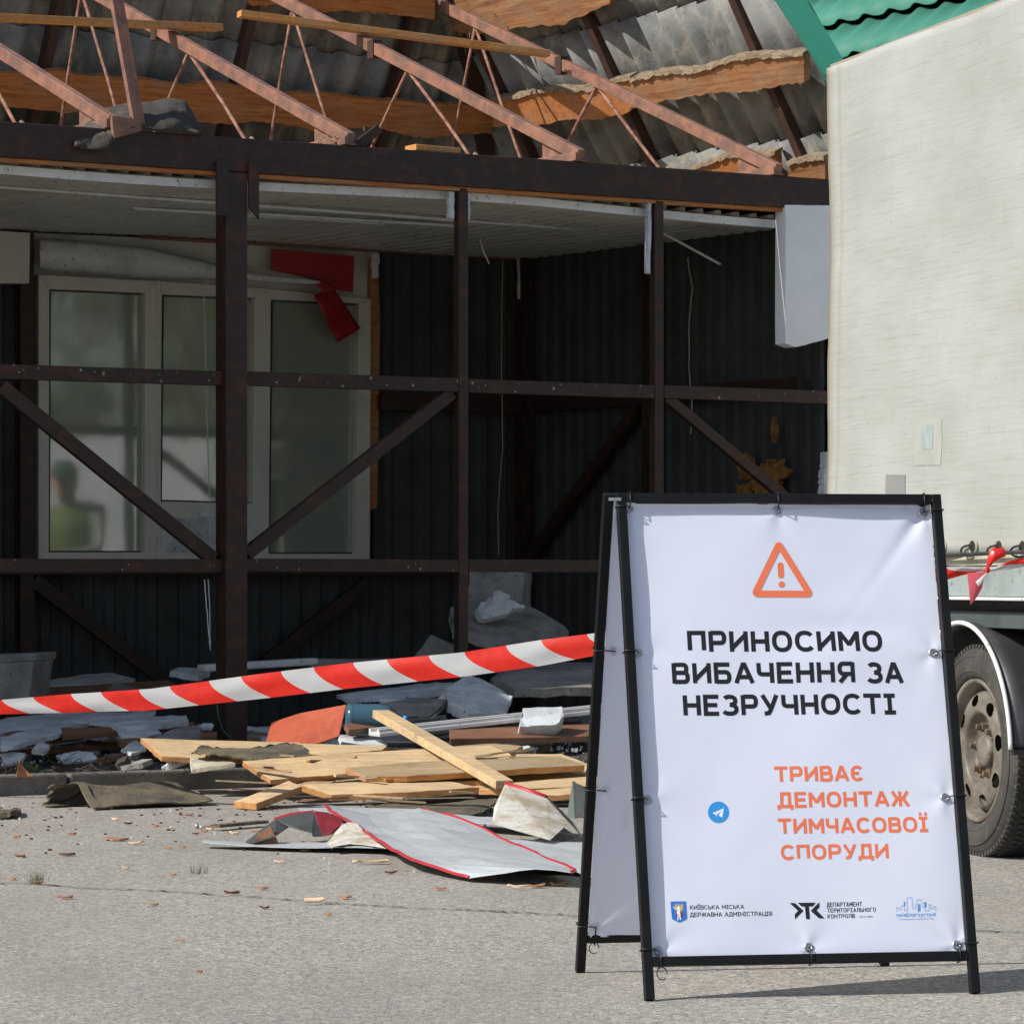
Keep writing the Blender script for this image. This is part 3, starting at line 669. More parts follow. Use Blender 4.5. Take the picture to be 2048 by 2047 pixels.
for q, mt, o_ in (((1826, 838, 1884, 930), 'patch1', .062), ((1841, 850, 1865, 898), 'patch2', .0635), ((1774, 949, 1807, 1010), 'patch3', .0625)):
    x0, y0, x1, y1 = q
    def pf(a, b):
        p = onT(x0+(x1-x0)*a+(.25*math.sin(b*7+x0)), y0+(y1-y0)*b, .035)-TW; aa = (AF-p.dot(TA))/7; bb = (p.z-1.13)/2.01
        return tarp(aa, bb)+TN*((o_-.061)*1.0+.001)
    m = MB(); m.grid(pf, 6, 12, smooth=False, thick=lambda a, b: -TN*.0008); m.done('patch', mt, parent=tp)
MT['grey_rail'] = dirty('grey_painted_rail', srgb((150, 160, 158)), srgb((128, 136, 134)), .4, 4, bump=.05, c3=srgb((110, 112, 108)))
MT['dark_chassis'] = dirty('dark_grey_chassis', srgb((78, 86, 88)), srgb((60, 66, 68)), .5, 5, .45, .75, bump=.1)
MT['beige'] = dirty('soiled_cream_band', srgb((186, 182, 164)), srgb((150, 142, 118)), .6, 5, bump=.05)
def rail(z0, z1, o0, o1, mat, nm, a0=AF+.0, a1=-5.4, bev=.004):
    m = MB(); m.slab([TR(a0, o1, z0), TR(a1, o1, z0), TR(a1, o1, z1), TR(a0, o1, z1)], TN*(o0-o1)); return m.done(nm, mat, parent=lor, bevel=bev)
rail(1.085, 1.128, .03, -.05, 'beige', 'lower_band')
rail(.972, 1.082, .050, -.05, 'grey_rail', 'side_rail')
rail(.958, .970, .066, -.05, 'white', 'rail_lip')
rail(.905, .956, -.04, -.2, 'darkwire', 'painted_shadow_gap')  # near-black bar paints in the shade between side rail and chassis
rail(.855, .915, .0, -.10, 'dark_chassis', 'chassis_rail')
m = MB(); m.slab([TR(AF, -.55, .62), TR(-5.4, -.55, .62), TR(-5.4, -.55, .86), TR(AF, -.55, .86)], -TN*.1); m.done('frame_beam', 'dark_chassis', parent=lor)
# lashing cable, hooks and eyelets
m = MB(); pts = [TR(AF-.1-k*.25, .062, 1.128+.004*math.sin(k)) for k in range(26)]; m.tube(pts, .007, 6); m.done('lashing_cable', 'darkwire', parent=lor)
def eyelet(px, py):
    p0 = onT(px, py, .035)-TW; c_ = tarp((AF-p0.dot(TA))/7, (p0.z-1.13)/2.01)+TN*.003; m = MB()
    m.revolve([(.031, -.004), (.0305, .002), (.027, .0035), (.0235, .002), (.023, -.003)], c_, TN, ZZ, 24)
    for v in m.bm.verts: v.co = c_+TA*((v.co-c_).dot(TA)*1.25)+TN*((v.co-c_).dot(TN))+ZZ*((v.co-c_).dot(ZZ)*.95)
    e = m.done('eyelet', 'tarp', parent=tp)
    m = MB(); m.revolve([(.0236, .0012), (.001, .0012)], c_, TN, ZZ, 16)
    for v in m.bm.verts: v.co = c_+TA*((v.co-c_).dot(TA)*1.25)+TN*((v.co-c_).dot(TN))+ZZ*((v.co-c_).dot(ZZ)*.95)
    m.done('eyelet_hole', 'darkwire', parent=e)
    m = MB(); pts = []
    for k in range(14):
        a_ = PI*1.15*k/13
        pts.append(c_+TA*(.012+.050*math.sin(a_))+TN*(.010+.012*math.sin(a_))+ZZ*(-.014+.020*math.cos(a_)))
    m.tube(pts, .0042, 6); m.done('hook', 'darkwire', parent=lor)
for k in range(7): eyelet(1897+k*46.5-(0 if k < 2 else 0)+k*k*.8, 1093+k*.5)
# wheel
MT['tyre'] = dirty('worn_tyre', (.035, .034, .032), (.075, .070, .062), .85, 5, .4, .7, bump=.3, bscale=50, c3=(.10, .09, .08))
MT['rim'] = dirty('dirty_silver_rim', srgb((126, 121, 112)), srgb((90, 82, 72)), .5, 9, .40, .64, bump=.25, bscale=60, c3=srgb((96, 78, 58)))
WC = TR(0, 0, .395); TI = -TN
wh = MB().revolve([(.268, .030), (.275, .008), (.300, -.004), (.345, -.004), (.372, .006), (.388, .022), (.395, .045), (.396, .11), (.395, .175), (.386, .20), (.36, .215), (.30, .22), (.268, .20)], WC, TI, ZZ, 120)
wheel = wh.done('wheel', 'tyre', parent=lor)
m = MB()   # raised tread blocks on shoulder and tread
for k in range(84):
    a_ = 2*PI*k/84; r_ = ZZ*math.cos(a_)+TA*math.sin(a_); q_ = -ZZ*math.sin(a_)+TA*math.cos(a_)
    m.box(WC+r_*.389+TI*.030, q_*.0085, TI*.016, r_*.008)
    for d_, sh in ((.066, .3), (.094, 0), (.124, .3), (.152, 0), (.185, .5)):
        a2 = a_+sh*2*PI/84; r2 = ZZ*math.cos(a2)+TA*math.sin(a2); q2 = -ZZ*math.sin(a2)+TA*math.cos(a2)
        m.box(WC+r2*.398+TI*d_, (q2*.009+TI*.003), TI*.011, r2*.005)
m.done('tread', 'tyre', parent=wheel)
m = MB()
for rr, dd in ((.352, -.007), (.30, -.007)): m.revolve([(rr-.004, dd+.004), (rr, dd), (rr+.004, dd+.004)], WC, TI, ZZ, 90)
m.done('sidewall_ring', 'tyre', parent=wheel)
m = MB()   # rim barrel and dished disc with real holes
m.revolve([(.270, .022), (.268, .010), (.255, .010), (.250, .025), (.248, .06), (.235, .09), (.232, .18)], WC, TI, ZZ, 96)
NA, NRr = 560, 48; prof_ = [(.232, .085), (.222, .050), (.212, .034), (.195, .026), (.172, .022), (.150, .022), (.140, .028), (.132, .046), (.122, .066), (.105, .072), (.060, .072)]
def pr(r):
    for (r0, d0), (r1, d1) in zip(prof_, prof_[1:]):
        if r1 <= r <= r0: return d0+(d1-d0)*(r0-r)/(r0-r1)
    return .072
vs_ = []
for i in range(NRr+1):
    r = .232-(.232-.058)*i/NRr; row = []
    for k in range(NA):
        a_ = 2*PI*k/NA; row.append(m.bm.verts.new(WC+(ZZ*math.cos(a_)+TA*math.sin(a_))*r+TI*pr(r)))
    vs_.append(row)
for i in range(NRr):
    for k in range(NA):
        rc = .232-(.232-.058)*(i+.5)/NRr; ac = 2*PI*(k+.5)/NA; ad = ((ac+.2) % (2*PI/8))-PI/8
        if (ad*rc/.031)**2+((rc-.188)/.022)**2 < 1: continue
        f = m.bm.faces.new((vs_[i][k], vs_[i][(k+1) % NA], vs_[i+1][(k+1) % NA], vs_[i+1][k])); f.smooth = True
rim = m.done('rim', 'rim', parent=wheel, fixn=False)
m = MB(); m.revolve([(.25, .16), (.02, .16)], WC, TI, ZZ, 40); m.done('brake_drum', 'darkwire', parent=wheel)
m = MB(); m.revolve([(.062, .075), (.062, .050), (.054, .040), (.030, .036), (.001, .034)], WC, TI, ZZ, 40); m.done('hub', 'rim', parent=wheel)
MT['nut'] = dirty('rusty_nut', srgb((112, 98, 80)), srgb((80, 62, 46)), .7, 30, .4, .6, bump=.3)
for k in range(6):
    a_ = 2*PI*(k+.35)/6; c_ = WC+(ZZ*math.cos(a_)+TA*math.sin(a_))*.092+TI*.072
    m = MB(); m.revolve([(.019, 0), (.019, -.024), (.0125, -.025), (.0115, -.044), (.001, -.045)], c_, TI, ZZ, 6 if k else 6, smooth=False); m.done('wheel_nut', 'nut', parent=wheel)
# mudguard
MT['guard'] = dirty('black_plastic_mudguard', (.030, .033, .036), (.06, .06, .058), .38, 5, bump=.05)
def gpt(an, r, o): return WC+ZZ*(r*math.sin(an)+.0)+TA*(-r*math.cos(an))+TN*o
m = MB(); A0, A1 = math.radians(3), math.radians(178)
m.grid(lambda a, b: gpt(A0+(A1-A0)*a, .475-.0*b+.012*math.sin(b*PI), .045-.40*b), 60, 6, thick=lambda a, b: gpt(A0+(A1-A0)*a, -.006, 0)-WC)
gd = m.done('mudguard', 'guard', parent=lor)
m = MB(); m.tube([gpt(A0+(A1-A0)*k/60, .478, .05) for k in range(61)], .009, 8); m.done('guard_edge', 'white', parent=gd)
m = MB(); m.slab([gpt(A0, .470, .045), gpt(A0, .49, .045), gpt(A0, .49, -.35), gpt(A0, .470, -.35)], -ZZ*.02); m.done('flap', 'guard', parent=gd)
# far side wheel and near chassis darkness
m = MB().revolve([(.10, .0), (.39, .0), (.39, .22), (.10, .22)], WC+TI*2.1, TI, ZZ, 48); m.done('wheel', 'tyre', parent=lor)
m = MB(); m.tube([WC+TI*.2, WC+TI*2.2], .07, 12); m.done('axle', 'dark_chassis', parent=lor)
m = MB(); m.slab([TR(-.56, -.02, .42), TR(-5.0, -.02, .42), TR(-5.0, -.02, .84), TR(-.56, -.02, .84)], -TN*.4); m.done('side_locker', 'guard', parent=lor, bevel=.02)
m = MB(); m.slab([TR(1.2, -.3, .30), TR(1.2, -2.1, .30), TR(1.2, -2.1, .62), TR(1.2, -.3, .62)], -TA*.05); m.done('underrun_bar', 'dark_chassis', parent=lor)
# ------------------------------------------------------------------ A-frame sign
FL, FR, BL, BR = G(1299, 2001), G(1950, 1987), G(1160, 1944), G(1768, 1931)
SH = 1.256
AL = (FL+BL)/2+ZZ*SH; AR = (FR+BR)/2+ZZ*SH
sign = thing('a_frame_sign', 'black metal A-frame sign with white banner apologising for inconvenience on the asphalt', 'sign', (FL+FR+BL+BR)/4)
MT['frame'] = dirty('black_powder_coat', (.006, .0065, .007), (.010, .010, .010), .5, 8, bump=.05, spec=.25)
MT['zip'] = dirty('black_cable_tie', (.008, .008, .008), (.012, .012, .012), .4, 8, bump=0)
MT['zinc'] = dirty('zinc_grommet', srgb((200, 200, 198)), srgb((150, 150, 146)), .32, 20, metal=.9, bump=0)
t = NT('white_banner_vinyl')
t.base((.80, .85, 1.0)); t.rough(.5)
tr = t.n('ShaderNodeBsdfTranslucent'); tr.inputs[0].default_value = (.80, .76, .80, 1)
mx = t.n('ShaderNodeMixShader'); mx.inputs[0].default_value = .16
t.l(t.b.outputs[0], mx.inputs[1]); t.l(tr.outputs[0], mx.inputs[2]); t.l(mx.outputs[0], t.out.inputs[0]); MT['banner'] = t.m
def flat(name, c, r=.5):
    t = NT(name); t.base(t.mix(t.ramp(t.noise(t.coord(), 3, 2), [(.3, 0.), (.7, 1.)]), c, tuple(min(1, x*1.06) for x in c))); t.rough(r); MT[name] = t.m
flat('ink_black', (.012, .012, .014)); flat('ink_orange', srgb((235, 122, 84))); flat('ink_blue', srgb((52, 150, 220))); flat('ink_pale', srgb((120, 160, 210)))
flat('ink_shield', srgb((52, 118, 205))); flat('ink_gold', srgb((206, 176, 92))); flat('ink_red', srgb((140, 44, 50))); flat('ink_white', srgb((236, 236, 240))); flat('ink_sky', srgb((84, 152, 214)))
TB = .024
class Panel:
    """one leaf of the sign: s across from the left foot, t up the slope, out = towards the viewer of that leaf"""
    def __init__(s, fl, fr, al, ar, flip=1):
        s.o = fl; s.es = (fr-fl).normalized(); s.W = (fr-fl).length
        up = (al-fl); s.et = (up-s.es*up.dot(s.es)).normalized(); s.L = up.dot(s.et)
        s.n = s.es.cross(s.et).normalized()*flip
    def at(s, a, b, o=0): return s.o+s.es*a+s.et*b+s.n*o
    def st(s, px, py, o=0):
        p = hit(px, py, s.o+s.n*o, s.n)-s.o; return p.dot(s.es), p.dot(s.et)
FP = Panel(FL, FR, AL, AR)
BP = Panel(BL, BR, AL, AR, -1)
GR = [(1258, 1020), (1554, 1023), (1846, 1027), (1277, 1308), (1866, 1307), (1295, 1602), (1889, 1597), (1316, 1903), (1617, 1895), (1913, 1891)]
gst = [FP.st(x, y, -.012) for x, y in GR]
def disp(a, b, pan=0):
    d = .0013*math.sin(a*7+b*5+pan)+.0010*math.sin(a*13-b*9+1+pan)+.0022*fbm(V3((a*2.2, b*2.2, 5+pan)), 1)
    for i, (ga, gb) in enumerate(gst):
        da, db = a-ga, b-gb; r = math.hypot(da, db)
        if r < .35:
            an = math.atan2(db, da); w_ = math.exp(-r/.075)*min(1, r/.02)
            d += .0024*w_*math.cos(an*(5 if i in (0, 2, 7, 9) else 3)+i)
    # a long pull line from the top right eyelet, as on the real banner
    ga, gb = gst[2]; da, db = ga-a, gb-b
    q = (da*.62+db*.78); pz = (da*.78-db*.62)
    if 0 < q < .5: d += -.006*math.exp(-(pz/.016)**2)*math.exp(-q/.12)
    d += .004*math.exp(-((a-.50)/.12)**2-((b-.86)/.05)**2)-.003*math.exp(-((a-.58)/.15)**2-((b-.95)/.035)**2)
    return d
BO_ = -.010
def leaf(pan, name, sgn, seed):
    s0, t0 = TB*.55, .092+TB*.4; s1, t1 = pan.W-TB*.55, pan.L-TB*.6
    def fn(a, b):
        A = s0+(s1-s0)*a; Bq = t0+(t1-t0)*b; return pan.at(A, Bq, BO_+disp(A, Bq, seed))
    m = MB(); m.grid(fn, 110, 160); return m.done(name, 'banner', parent=sign, label=None)
def leafframe(pan, nm):
    o = pan.at
    m = MB(); m.bar(o(0, 0), o(0, pan.L), TB, TB, side=pan.n); f = m.done(nm, 'frame', parent=sign, bevel=.002)
    m = MB(); m.bar(o(pan.W, 0), o(pan.W, pan.L), TB, TB, side=pan.n); m.done('leg', 'frame', parent=f, bevel=.002)
    m = MB(); m.bar(o(TB/2+.001, pan.L-TB/2), o(pan.W-TB/2-.001, pan.L-TB/2), TB, TB*.97, side=pan.n); m.done('crossbar', 'frame', parent=f, bevel=.002)
    m = MB(); m.bar(o(TB/2+.001, .095), o(pan.W-TB/2-.001, .095), TB, TB*.97, side=pan.n); m.done('crossbar', 'frame', parent=f, bevel=.002)
    return f
FP.o = FP.o+FP.et*.002; BP.o = BP.o+BP.et*.002
ff = leafframe(FP, 'front_frame'); fb = leafframe(BP, 'rear_frame')
bn1 = leaf(FP, 'banner', 1, 0); bn2 = leaf(BP, 'banner', -1, 3.3)
m = MB()
for q in (AL, AR): m.box(q-ZZ*.012+V3((0, .0, 0)), FP.es*.016, (FP.n-BP.n).normalized()*.018, ZZ*.004)
m.done('hinge', 'zinc', parent=sign)
def grommet(pan, a, b, seed, dirs):
    c_ = pan.at(a, b, BO_+disp(a, b, seed)+.001); par = bn1 if seed == 0 else bn2
    m = MB(); m.revolve([(.0065, -.002), (.0068, .0022), (.009, .0034), (.0115, .0024), (.0125, -.001)], c_, pan.n, ZZ, 24); g = m.done('grommet', 'zinc', parent=par)
    for d_ in dirs:
        e_ = {'l': pan.at(-TB*.62, b+.002), 'r': pan.at(pan.W+TB*.62, b+.002), 't': pan.at(a-.001, pan.L+.002), 'b': pan.at(a, .095-TB*.62)}[d_]
        f1 = e_+pan.n*(TB*.62); f2 = e_-pan.n*(TB*.62); q_ = c_-pan.n*.008
        m = MB(); top_ = c_+pan.n*.004
        in_ = {'l': pan.es*TB*1.25, 'r': -pan.es*TB*1.25, 't': -pan.et*TB*1.3, 'b': pan.et*TB*1.3}[d_]
        m.tube([q_, top_, f1+in_, f1, f2, f2+in_, q_], .0017, 6, closed=False); m.done('cable_tie', 'zip', parent=g)
dd = [('l', 't'), ('t',), ('r', 't'), ('l',), ('r',), ('l',), ('r',), ('l', 'b'), ('b',), ('r', 'b')]
for (a, b), d_ in zip(gst, dd): grommet(FP, a, b, 0, d_)
for (x, y), d_ in zip([(1229, 1301), (1211, 1580), (1191, 1852)], [('l',), ('l',), ('l', 'b')]):
    a, b = BP.st(x, y, BO_); grommet(BP, a, b, 3.3, d_)
for pan, par in ((FP, ff), (BP, fb)):   # loops of cable tie under the lower bar
    m = MB(); c_ = pan.at(.035, .095-.03, .004); m.tube([c_+pan.es*.013*math.cos(2*PI*k/14)+pan.et*.016*math.sin(2*PI*k/14) for k in range(13)], .0014, 6); m.done('cable_tie', 'zip', parent=par)
# ---- stroke lettering
SW = .205
LW = 1.10
def arc(cx, cy, rx, ry, a0, a1, n=10, p=2.5):
    out = []
    for k in range(n+1):
        a = math.radians(a0+(a1-a0)*k/n); c_, s_ = math.cos(a), math.sin(a)
        out.append((cx+rx*math.copysign(abs(c_)**(2/p), c_), cy+ry*math.copysign(abs(s_)**(2/p), s_)))
    return out
def bowl(x0, x1, y0, y1, n=8):  # D shape from (x0,y1) round to (x0,y0)
    r = (y1-y0)/2; xm = x1-r*.95
    return [(x0, y1), (max(xm, x0), y1)]+arc(max(xm, x0), (y0+y1)/2, x1-max(xm, x0), r, 85, -85, n, 2.3)+[(max(xm, x0), y0), (x0, y0)]
O_ = arc(.5, .5, .5, .5, 90, 450, 48, 2.35)
C_ = [(x*1.1, y) for x, y in arc(.5, .5, .5, .5, 40, 320, 40, 2.3)]
GL = {  # glyph: (width, [strokes in a 0..1 box])
 'П': (.60, [[(0, 0), (0, 1), (1, 1), (1, 0)]]), 'Р': (.58, [[(0, -.09), (0, 1.09)], bowl(0, 1, .42, 1)]),
 'И': (.62, [[(0, 1.09), (0, -.09)], [(1, 1.09), (1, -.09)], [(.0, .10), (1., .90)]]), 'Н': (.60, [[(0, 1.09), (0, -.09)], [(1, 1.09), (1, -.09)], [(0, .5), (1, .5)]]),
 'О': (.68, [O_]), 'С': (.64, [C_]), 'М': (.74, [[(0, 1.09), (0, -.09)], [(1, 1.09), (1, -.09)], [(.03, .97), (.45, .36), (.55, .36), (.97, .97)]]),
 'В': (.58, [[(0, -.1), (0, 1.1)], bowl(0, .93, .53, 1), bowl(0, 1, 0, .53)]), 'Б': (.57, [[(1.06, 1), (0, 1), (0, -.1)], bowl(0, 1, 0, .56)]),
 'А': (.68, [[(-.03, -.09), (.45, 1.0), (.55, 1.0), (1.03, -.09)], [(.17, .27), (.83, .27)]]), 'Ч': (.56, [[(0, 1.09), (0, .60), (.06, .48), (.22, .42), (1, .42)], [(1, 1.09), (1, -.09)]]),
 'Е': (.52, [[(1.15, 1), (0, 1), (0, 0), (1.15, 0)], [(0, .51), (1.02, .51)]]), 'Я': (.58, [[(1, -.09), (1, 1.09)], [(1-x, y) for x, y in bowl(0, 1, .40, 1)], [(.55, .40), (-.02, -.09)]]),
 'З': (.56, [arc(.48, .76, .46, .24, 150, -90, 12, 2.3), arc(.46, .26, .54, .26, 90, -155, 13, 2.3)]),
 'У': (.62, [[(-.02, 1.09), (.54, .30)], [(1.02, 1.09), (.52, .16), (.40, .02), (.22, 0), (.08, 0)]]),
 'Т': (.62, [[(-.15, 1), (1.15, 1)], [(.5, 1), (.5, -.09)]]), 'І': (.34, [[(-.27, 1), (1.27, 1)], [(-.27, 0), (1.27, 0)], [(.5, 1), (.5, 0)]]),
 'Ї': (.34, [[(-.27, 1), (1.27, 1)], [(-.27, 0), (1.27, 0)], [(.5, 1), (.5, 0)], [(-.24, 1.33), (.24, 1.33)], [(.76, 1.33), (1.24, 1.33)]]),
 'Є': (.56, [C_, [(.02, .51), (.72, .51)]]), 'Д': (.68, [[(-.06, -.27), (-.06, 0), (1.06, 0), (1.06, -.27)], [(.12, 0), (.20, .2), (.24, 1), (.88, 1), (.88, 0)]]),
 'Ж': (.88, [[(.5, 1.09), (.5, -.09)], [(-.02, 1.09), (.30, .52), (-.04, -.09)], [(1.02, 1.09), (.70, .52), (1.04, -.09)], [(.26, .52), (.74, .52)]]),
 'К': (.58, [[(0, 1.09), (0, -.09)], [(.98, 1.09), (.28, .52), (1.02, -.09)], [(0, .52), (.28, .52)]]), 'Ь': (.54, [[(0, 1.09), (0, -.1)], bowl(0, 1, 0, .56)]),
 'Ц': (.60, [[(0, 1.09), (0, 0), (1.22, 0), (1.22, -.27)], [(1, 1.09), (1, 0)]]), 'Л': (.60, [[(-.1, 0), (.08, .04), (.2, .3), (.24, 1), (1, 1), (1, -.09)]]),
 'Ю': (.84, [[(0, 1.09), (0, -.09)], [(0, .5), (.32, .5)], arc(.68, .5, .34, .5, 90, 450, 24, 2.5)]),
 'Г': (.5, [[(1.15, 1), (0, 1), (0, -.09)]]), 'Й': (.62, [[(0, 1.09), (0, -.09)], [(1, 1.09), (1, -.09)], [(.0, .10), (1., .90)], [(.22, 1.38), (.5, 1.26), (.78, 1.38)]]),
 'а': (.58, [O_, [(1, 1.09), (1, -.09)]]), 'б': (.58, [bowl(0, 1, 0, .85), [(0, 0), (0, 1.3), (.3, 1.5), (.9, 1.55)]]), 'р': (.58, [[(0, 1), (0, -.5)], O_]),
 'е': (.58, [C_, [(.02, .5), (.95, .5)]]), 'у': (.62, [[(-.02, 1.09), (.54, .10)], [(1.02, 1.09), (.4, -.45), (.05, -.5)]]), 'і': (.2, [[(.5, 1), (.5, -.09)], [(.5, 1.35), (.5, 1.55)]]),
 'ї': (.3, [[(.5, 1), (.5, -.09)], [(0, 1.35), (0, 1.55)], [(1, 1.35), (1, 1.55)]]), 'д': (.64, [[(-.06, -.27), (-.06, 0), (1.06, 0), (1.06, -.27)], [(.12, 0), (.24, 1), (.88, 1), (.88, 0)]]),
}
for lo_, up_ in zip('київлгостйнмпєь', 'КИ_ВЛГОСТЙНМПЄЬ'):
    if lo_ not in GL: GL[lo_] = GL[up_]
def ribbon(m, pts, wid, place, lay, mi=0):
    """mitred flat stroke in panel coordinates"""
    closed = (abs(pts[0][0]-pts[-1][0])+abs(pts[0][1]-pts[-1][1])) < 1e-6
    if closed: pts = pts[:-1]
    P2 = []
    src = [V3((x, y, 0)) for x, y in pts]
    for i in range(len(src) if closed else len(src)-1):
        a, b = src[i], src[(i+1) % len(src)]; kk = max(1, int((b-a).length/.010))
        P2 += [a.lerp(b, q_/kk) for q_ in range(kk)]
    if not closed: P2.append(src[-1])
    n = len(P2); L = []
    for i in range(n):
        if closed: a, b = P2[i]-P2[i-1], P2[(i+1) % n]-P2[i]
        else: a, b = P2[i]-P2[max(i-1, 0)] if i else P2[1]-P2[0], P2[min(i+1, n-1)]-P2[i] if i < n-1 else P2[-1]-P2[-2]
        a = a.normalized(); b = b.normalized(); na, nb_ = V3((-a.y, a.x, 0)), V3((-b.y, b.x, 0)); q = na+nb_
        if q.length < .3: q = na
        q.normalize(); q = q/max(.42, q.dot(na))
        L.append((P2[i]+q*wid/2, P2[i]-q*wid/2))
    R = range(n if closed else n-1)
    for i in R:
        a, b = L[i], L[(i+1) % n]
        m.face([place(p.x, p.y, lay) for p in (a[1], b[1], b[0], a[0])], mi)
def text(pan, par, s, xl, xr, yt, yb, mat, sw=SW, seed=0, nm='lettering', fit=None, gap=.11, space=.36, mono=0):
    a0, b0 = pan.st(xl, yb, BO_); a1, _ = pan.st(xr, yb, BO_); xm = (xl+xr)/2
    _, c0 = pan.st(xm, yb, BO_); am, c1 = pan.st(xm, yt, BO_); h = c1-c0
    W_ = [0 if ch == ' ' else GL[ch][0] for ch in s]
    tot = sum((space if ch == ' ' else (GL[ch][0] if not mono else mono)+sw) for ch in s)+gap*(len(s)-1)
    k = (a1-a0)/(tot*h)
    m = MB(); x = a0
    for ch in s:
        if ch == ' ': x += (space+gap)*h*k; continue
        w_, st_ = GL[ch]; cw = (mono or w_)
        wd = (w_ if not mono else min(w_*1.1, mono))*h*k; off = ((cw*h*k)-wd)/2
        for li, stc in enumerate(st_):
            pts = [(x+sw*h/2*k+off+px_*wd, c0+h*(sw/2+(1-sw)*py_)) for px_, py_ in stc]
            ribbon(m, pts, sw*h, lambda A, Bq, lay: pan.at(A, Bq, BO_+disp(A, Bq, seed)+.0004+.00007*lay), li)
        x += (cw*h+sw*h+gap*h)*k
    return m.done(nm, mat, parent=par, fixn=False)
T = lambda *a, **k: text(FP, bn1, *a, **k)
T('ПРИНОСИМО', 1375.6, 1766, 1260.5, 1303.8, 'ink_black')
T('ВИБАЧЕННЯ', 1344.6, 1711, 1323.8, 1366.6, 'ink_black')
T('ЗА', 1734.2, 1807.7, 1323.8, 1366.6, 'ink_black')
T('НЕЗРУЧНОСТІ', 1367, 1792.8, 1387.4, 1429.9, 'ink_black')
T('ТРИВАЄ', 1549.6, 1727, 1531, 1562.7, 'ink_orange')
T('ДЕМОНТАЖ', 1556, 1819.6, 1582, 1613.8, 'ink_orange')
T('ТИМЧАСОВОЇ', 1557, 1856.6, 1634, 1665.5, 'ink_orange')
T('СПОРУДИ', 1562.6, 1778.4, 1687, 1717.6, 'ink_orange')
T('КИЇВСЬКА МІСЬКА', 1379.8, 1488.2, 1809, 1817.3, 'ink_black', sw=.15)
T('ДЕРЖАВНА АДМІНІСТРАЦІЯ', 1379.8, 1544.8, 1823, 1831.5, 'ink_black', sw=.15)
T('ДЕПАРТАМЕНТ', 1654.2, 1724.6, 1802.9, 1811.7, 'ink_black', sw=.15, mono=.5)
T('ТЕРИТОРІАЛЬНОГО', 1655, 1752.2, 1814.3, 1822.8, 'ink_black', sw=.15, mono=.5)
T('КОНТРОЛЮ', 1655.6, 1710.5, 1826.6, 1834.9, 'ink_black', sw=.15, mono=.5)
T('МІСТА КИЄВА', 1719, 1745.7, 1830.7, 1833.5, 'ink_black', sw=.15, mono=.5)
T('Київблагоустрій', 1793.2, 1871.5, 1826.2, 1831.8, 'ink_sky', sw=.19)
T('комунальне підприємство', 1797.6, 1868, 1835.4, 1838.4, 'ink_pale', sw=.12)
def poly(pxs, mat, lay=0, nm='print_mark', par=None, pan=None, seed=0):
    pan = pan or FP; m = MB(); pts = []
    for x, y in pxs:
        a, b = pan.st(x, y, BO_); pts.append(pan.at(a, b, BO_+disp(a, b, seed)+.0006+.00008*lay))
    bm = m.bm; f = m.face(pts); bmesh.ops.triangulate(bm, faces=[f]); return m.done(nm, mat, parent=par or bn1, fixn=False)
def stroke(pxs, wid, mat, lay=0, nm='print_line', closed=False, par=None):
    m = MB(); pts = [FP.st(x, y, BO_) for x, y in pxs]
    ribbon(m, pts, wid, lambda A, Bq, l_: FP.at(A, Bq, BO_+disp(A, Bq)+.0009+.00012*l_), lay); return m.done(nm, mat, parent=par or bn1, fixn=False)
# warning triangle: rounded outline
def rc(pts, r, n=6):
    out = []; N = len(pts)
    for i in range(N):
        p, a, b = V3((*pts[i], 0)), V3((*pts[i-1], 0)), V3((*pts[(i+1) % N], 0)); d1, d2 = (a-p).normalized(), (b-p).normalized()
        s_, e_ = p+d1*r, p+d2*r
        for k in range(n+1):
            t_ = k/n; q = s_*(1-t_)**2+p*2*t_*(1-t_)+e_*t_**2; out.append((q.x, q.y))
    out.append(out[0]); return out
stroke(rc([(1557.4, 1088.5), (1509.5, 1187.6), (1619.5, 1187.6)], 6), .0175, 'ink_orange', nm='warning_triangle')
poly(arc(1560.8, 1127.5, 6.2, 6.2, 180, 360, 8, 2)[::-1]*0+[(1554.6+0, 1130)]+[(1560.4+6*math.cos(a), 1130-5.5*math.sin(a)) for a in [PI*(1-k/8) for k in range(9)]]+[(1561.6+6*math.cos(a), 1151-5.5*math.sin(a)) for a in [-PI*k/8 for k in range(9)]], 'ink_orange', nm='exclamation_mark')
poly([(1563+6.6*math.cos(2*PI*k/20), 1168.8-6.2*math.sin(2*PI*k/20)) for k in range(20)], 'ink_orange', nm='exclamation_mark')
poly([(1437+21*math.cos(2*PI*k/36), 1623.3-21.5*math.sin(2*PI*k/36)) for k in range(36)], 'ink_blue', nm='blue_disc')
poly([(1424.5, 1625.5), (1448, 1615), (1444.5, 1634), (1437, 1629.5), (1443, 1620.5), (1433, 1628.5), (1433, 1634.5), (1431.2, 1628)], 'ink_white', 1, nm='paper_plane')
Q4 = lambda L: [(1320+x/6.44, 1780+y/6.44) for x, y in L]
Q5 = lambda L: [(1560+x/5.682, 1780+y/5.682) for x, y in L]
sh = poly(Q4([(131, 143), (333, 140), (347, 352), (338, 372), (250, 415), (165, 378), (150, 360)]), 'ink_shield', nm='city_shield')
poly(Q4([(186, 175), (204, 172), (226, 235), (215, 290), (195, 250)]), 'ink_gold', 1, par=sh)
poly(Q4([(268, 172), (290, 180), (296, 240), (270, 285), (245, 235)]), 'ink_gold', 1, par=sh)
poly(Q4([(208, 240), (262, 240), (300, 340), (262, 355), (205, 345)]), 'ink_red', 2, par=sh)
poly(Q4([(218, 205), (252, 205), (258, 310), (270, 378), (255, 382), (240, 322), (232, 384), (216, 384), (226, 315), (212, 300)]), 'ink_white', 3, par=sh)
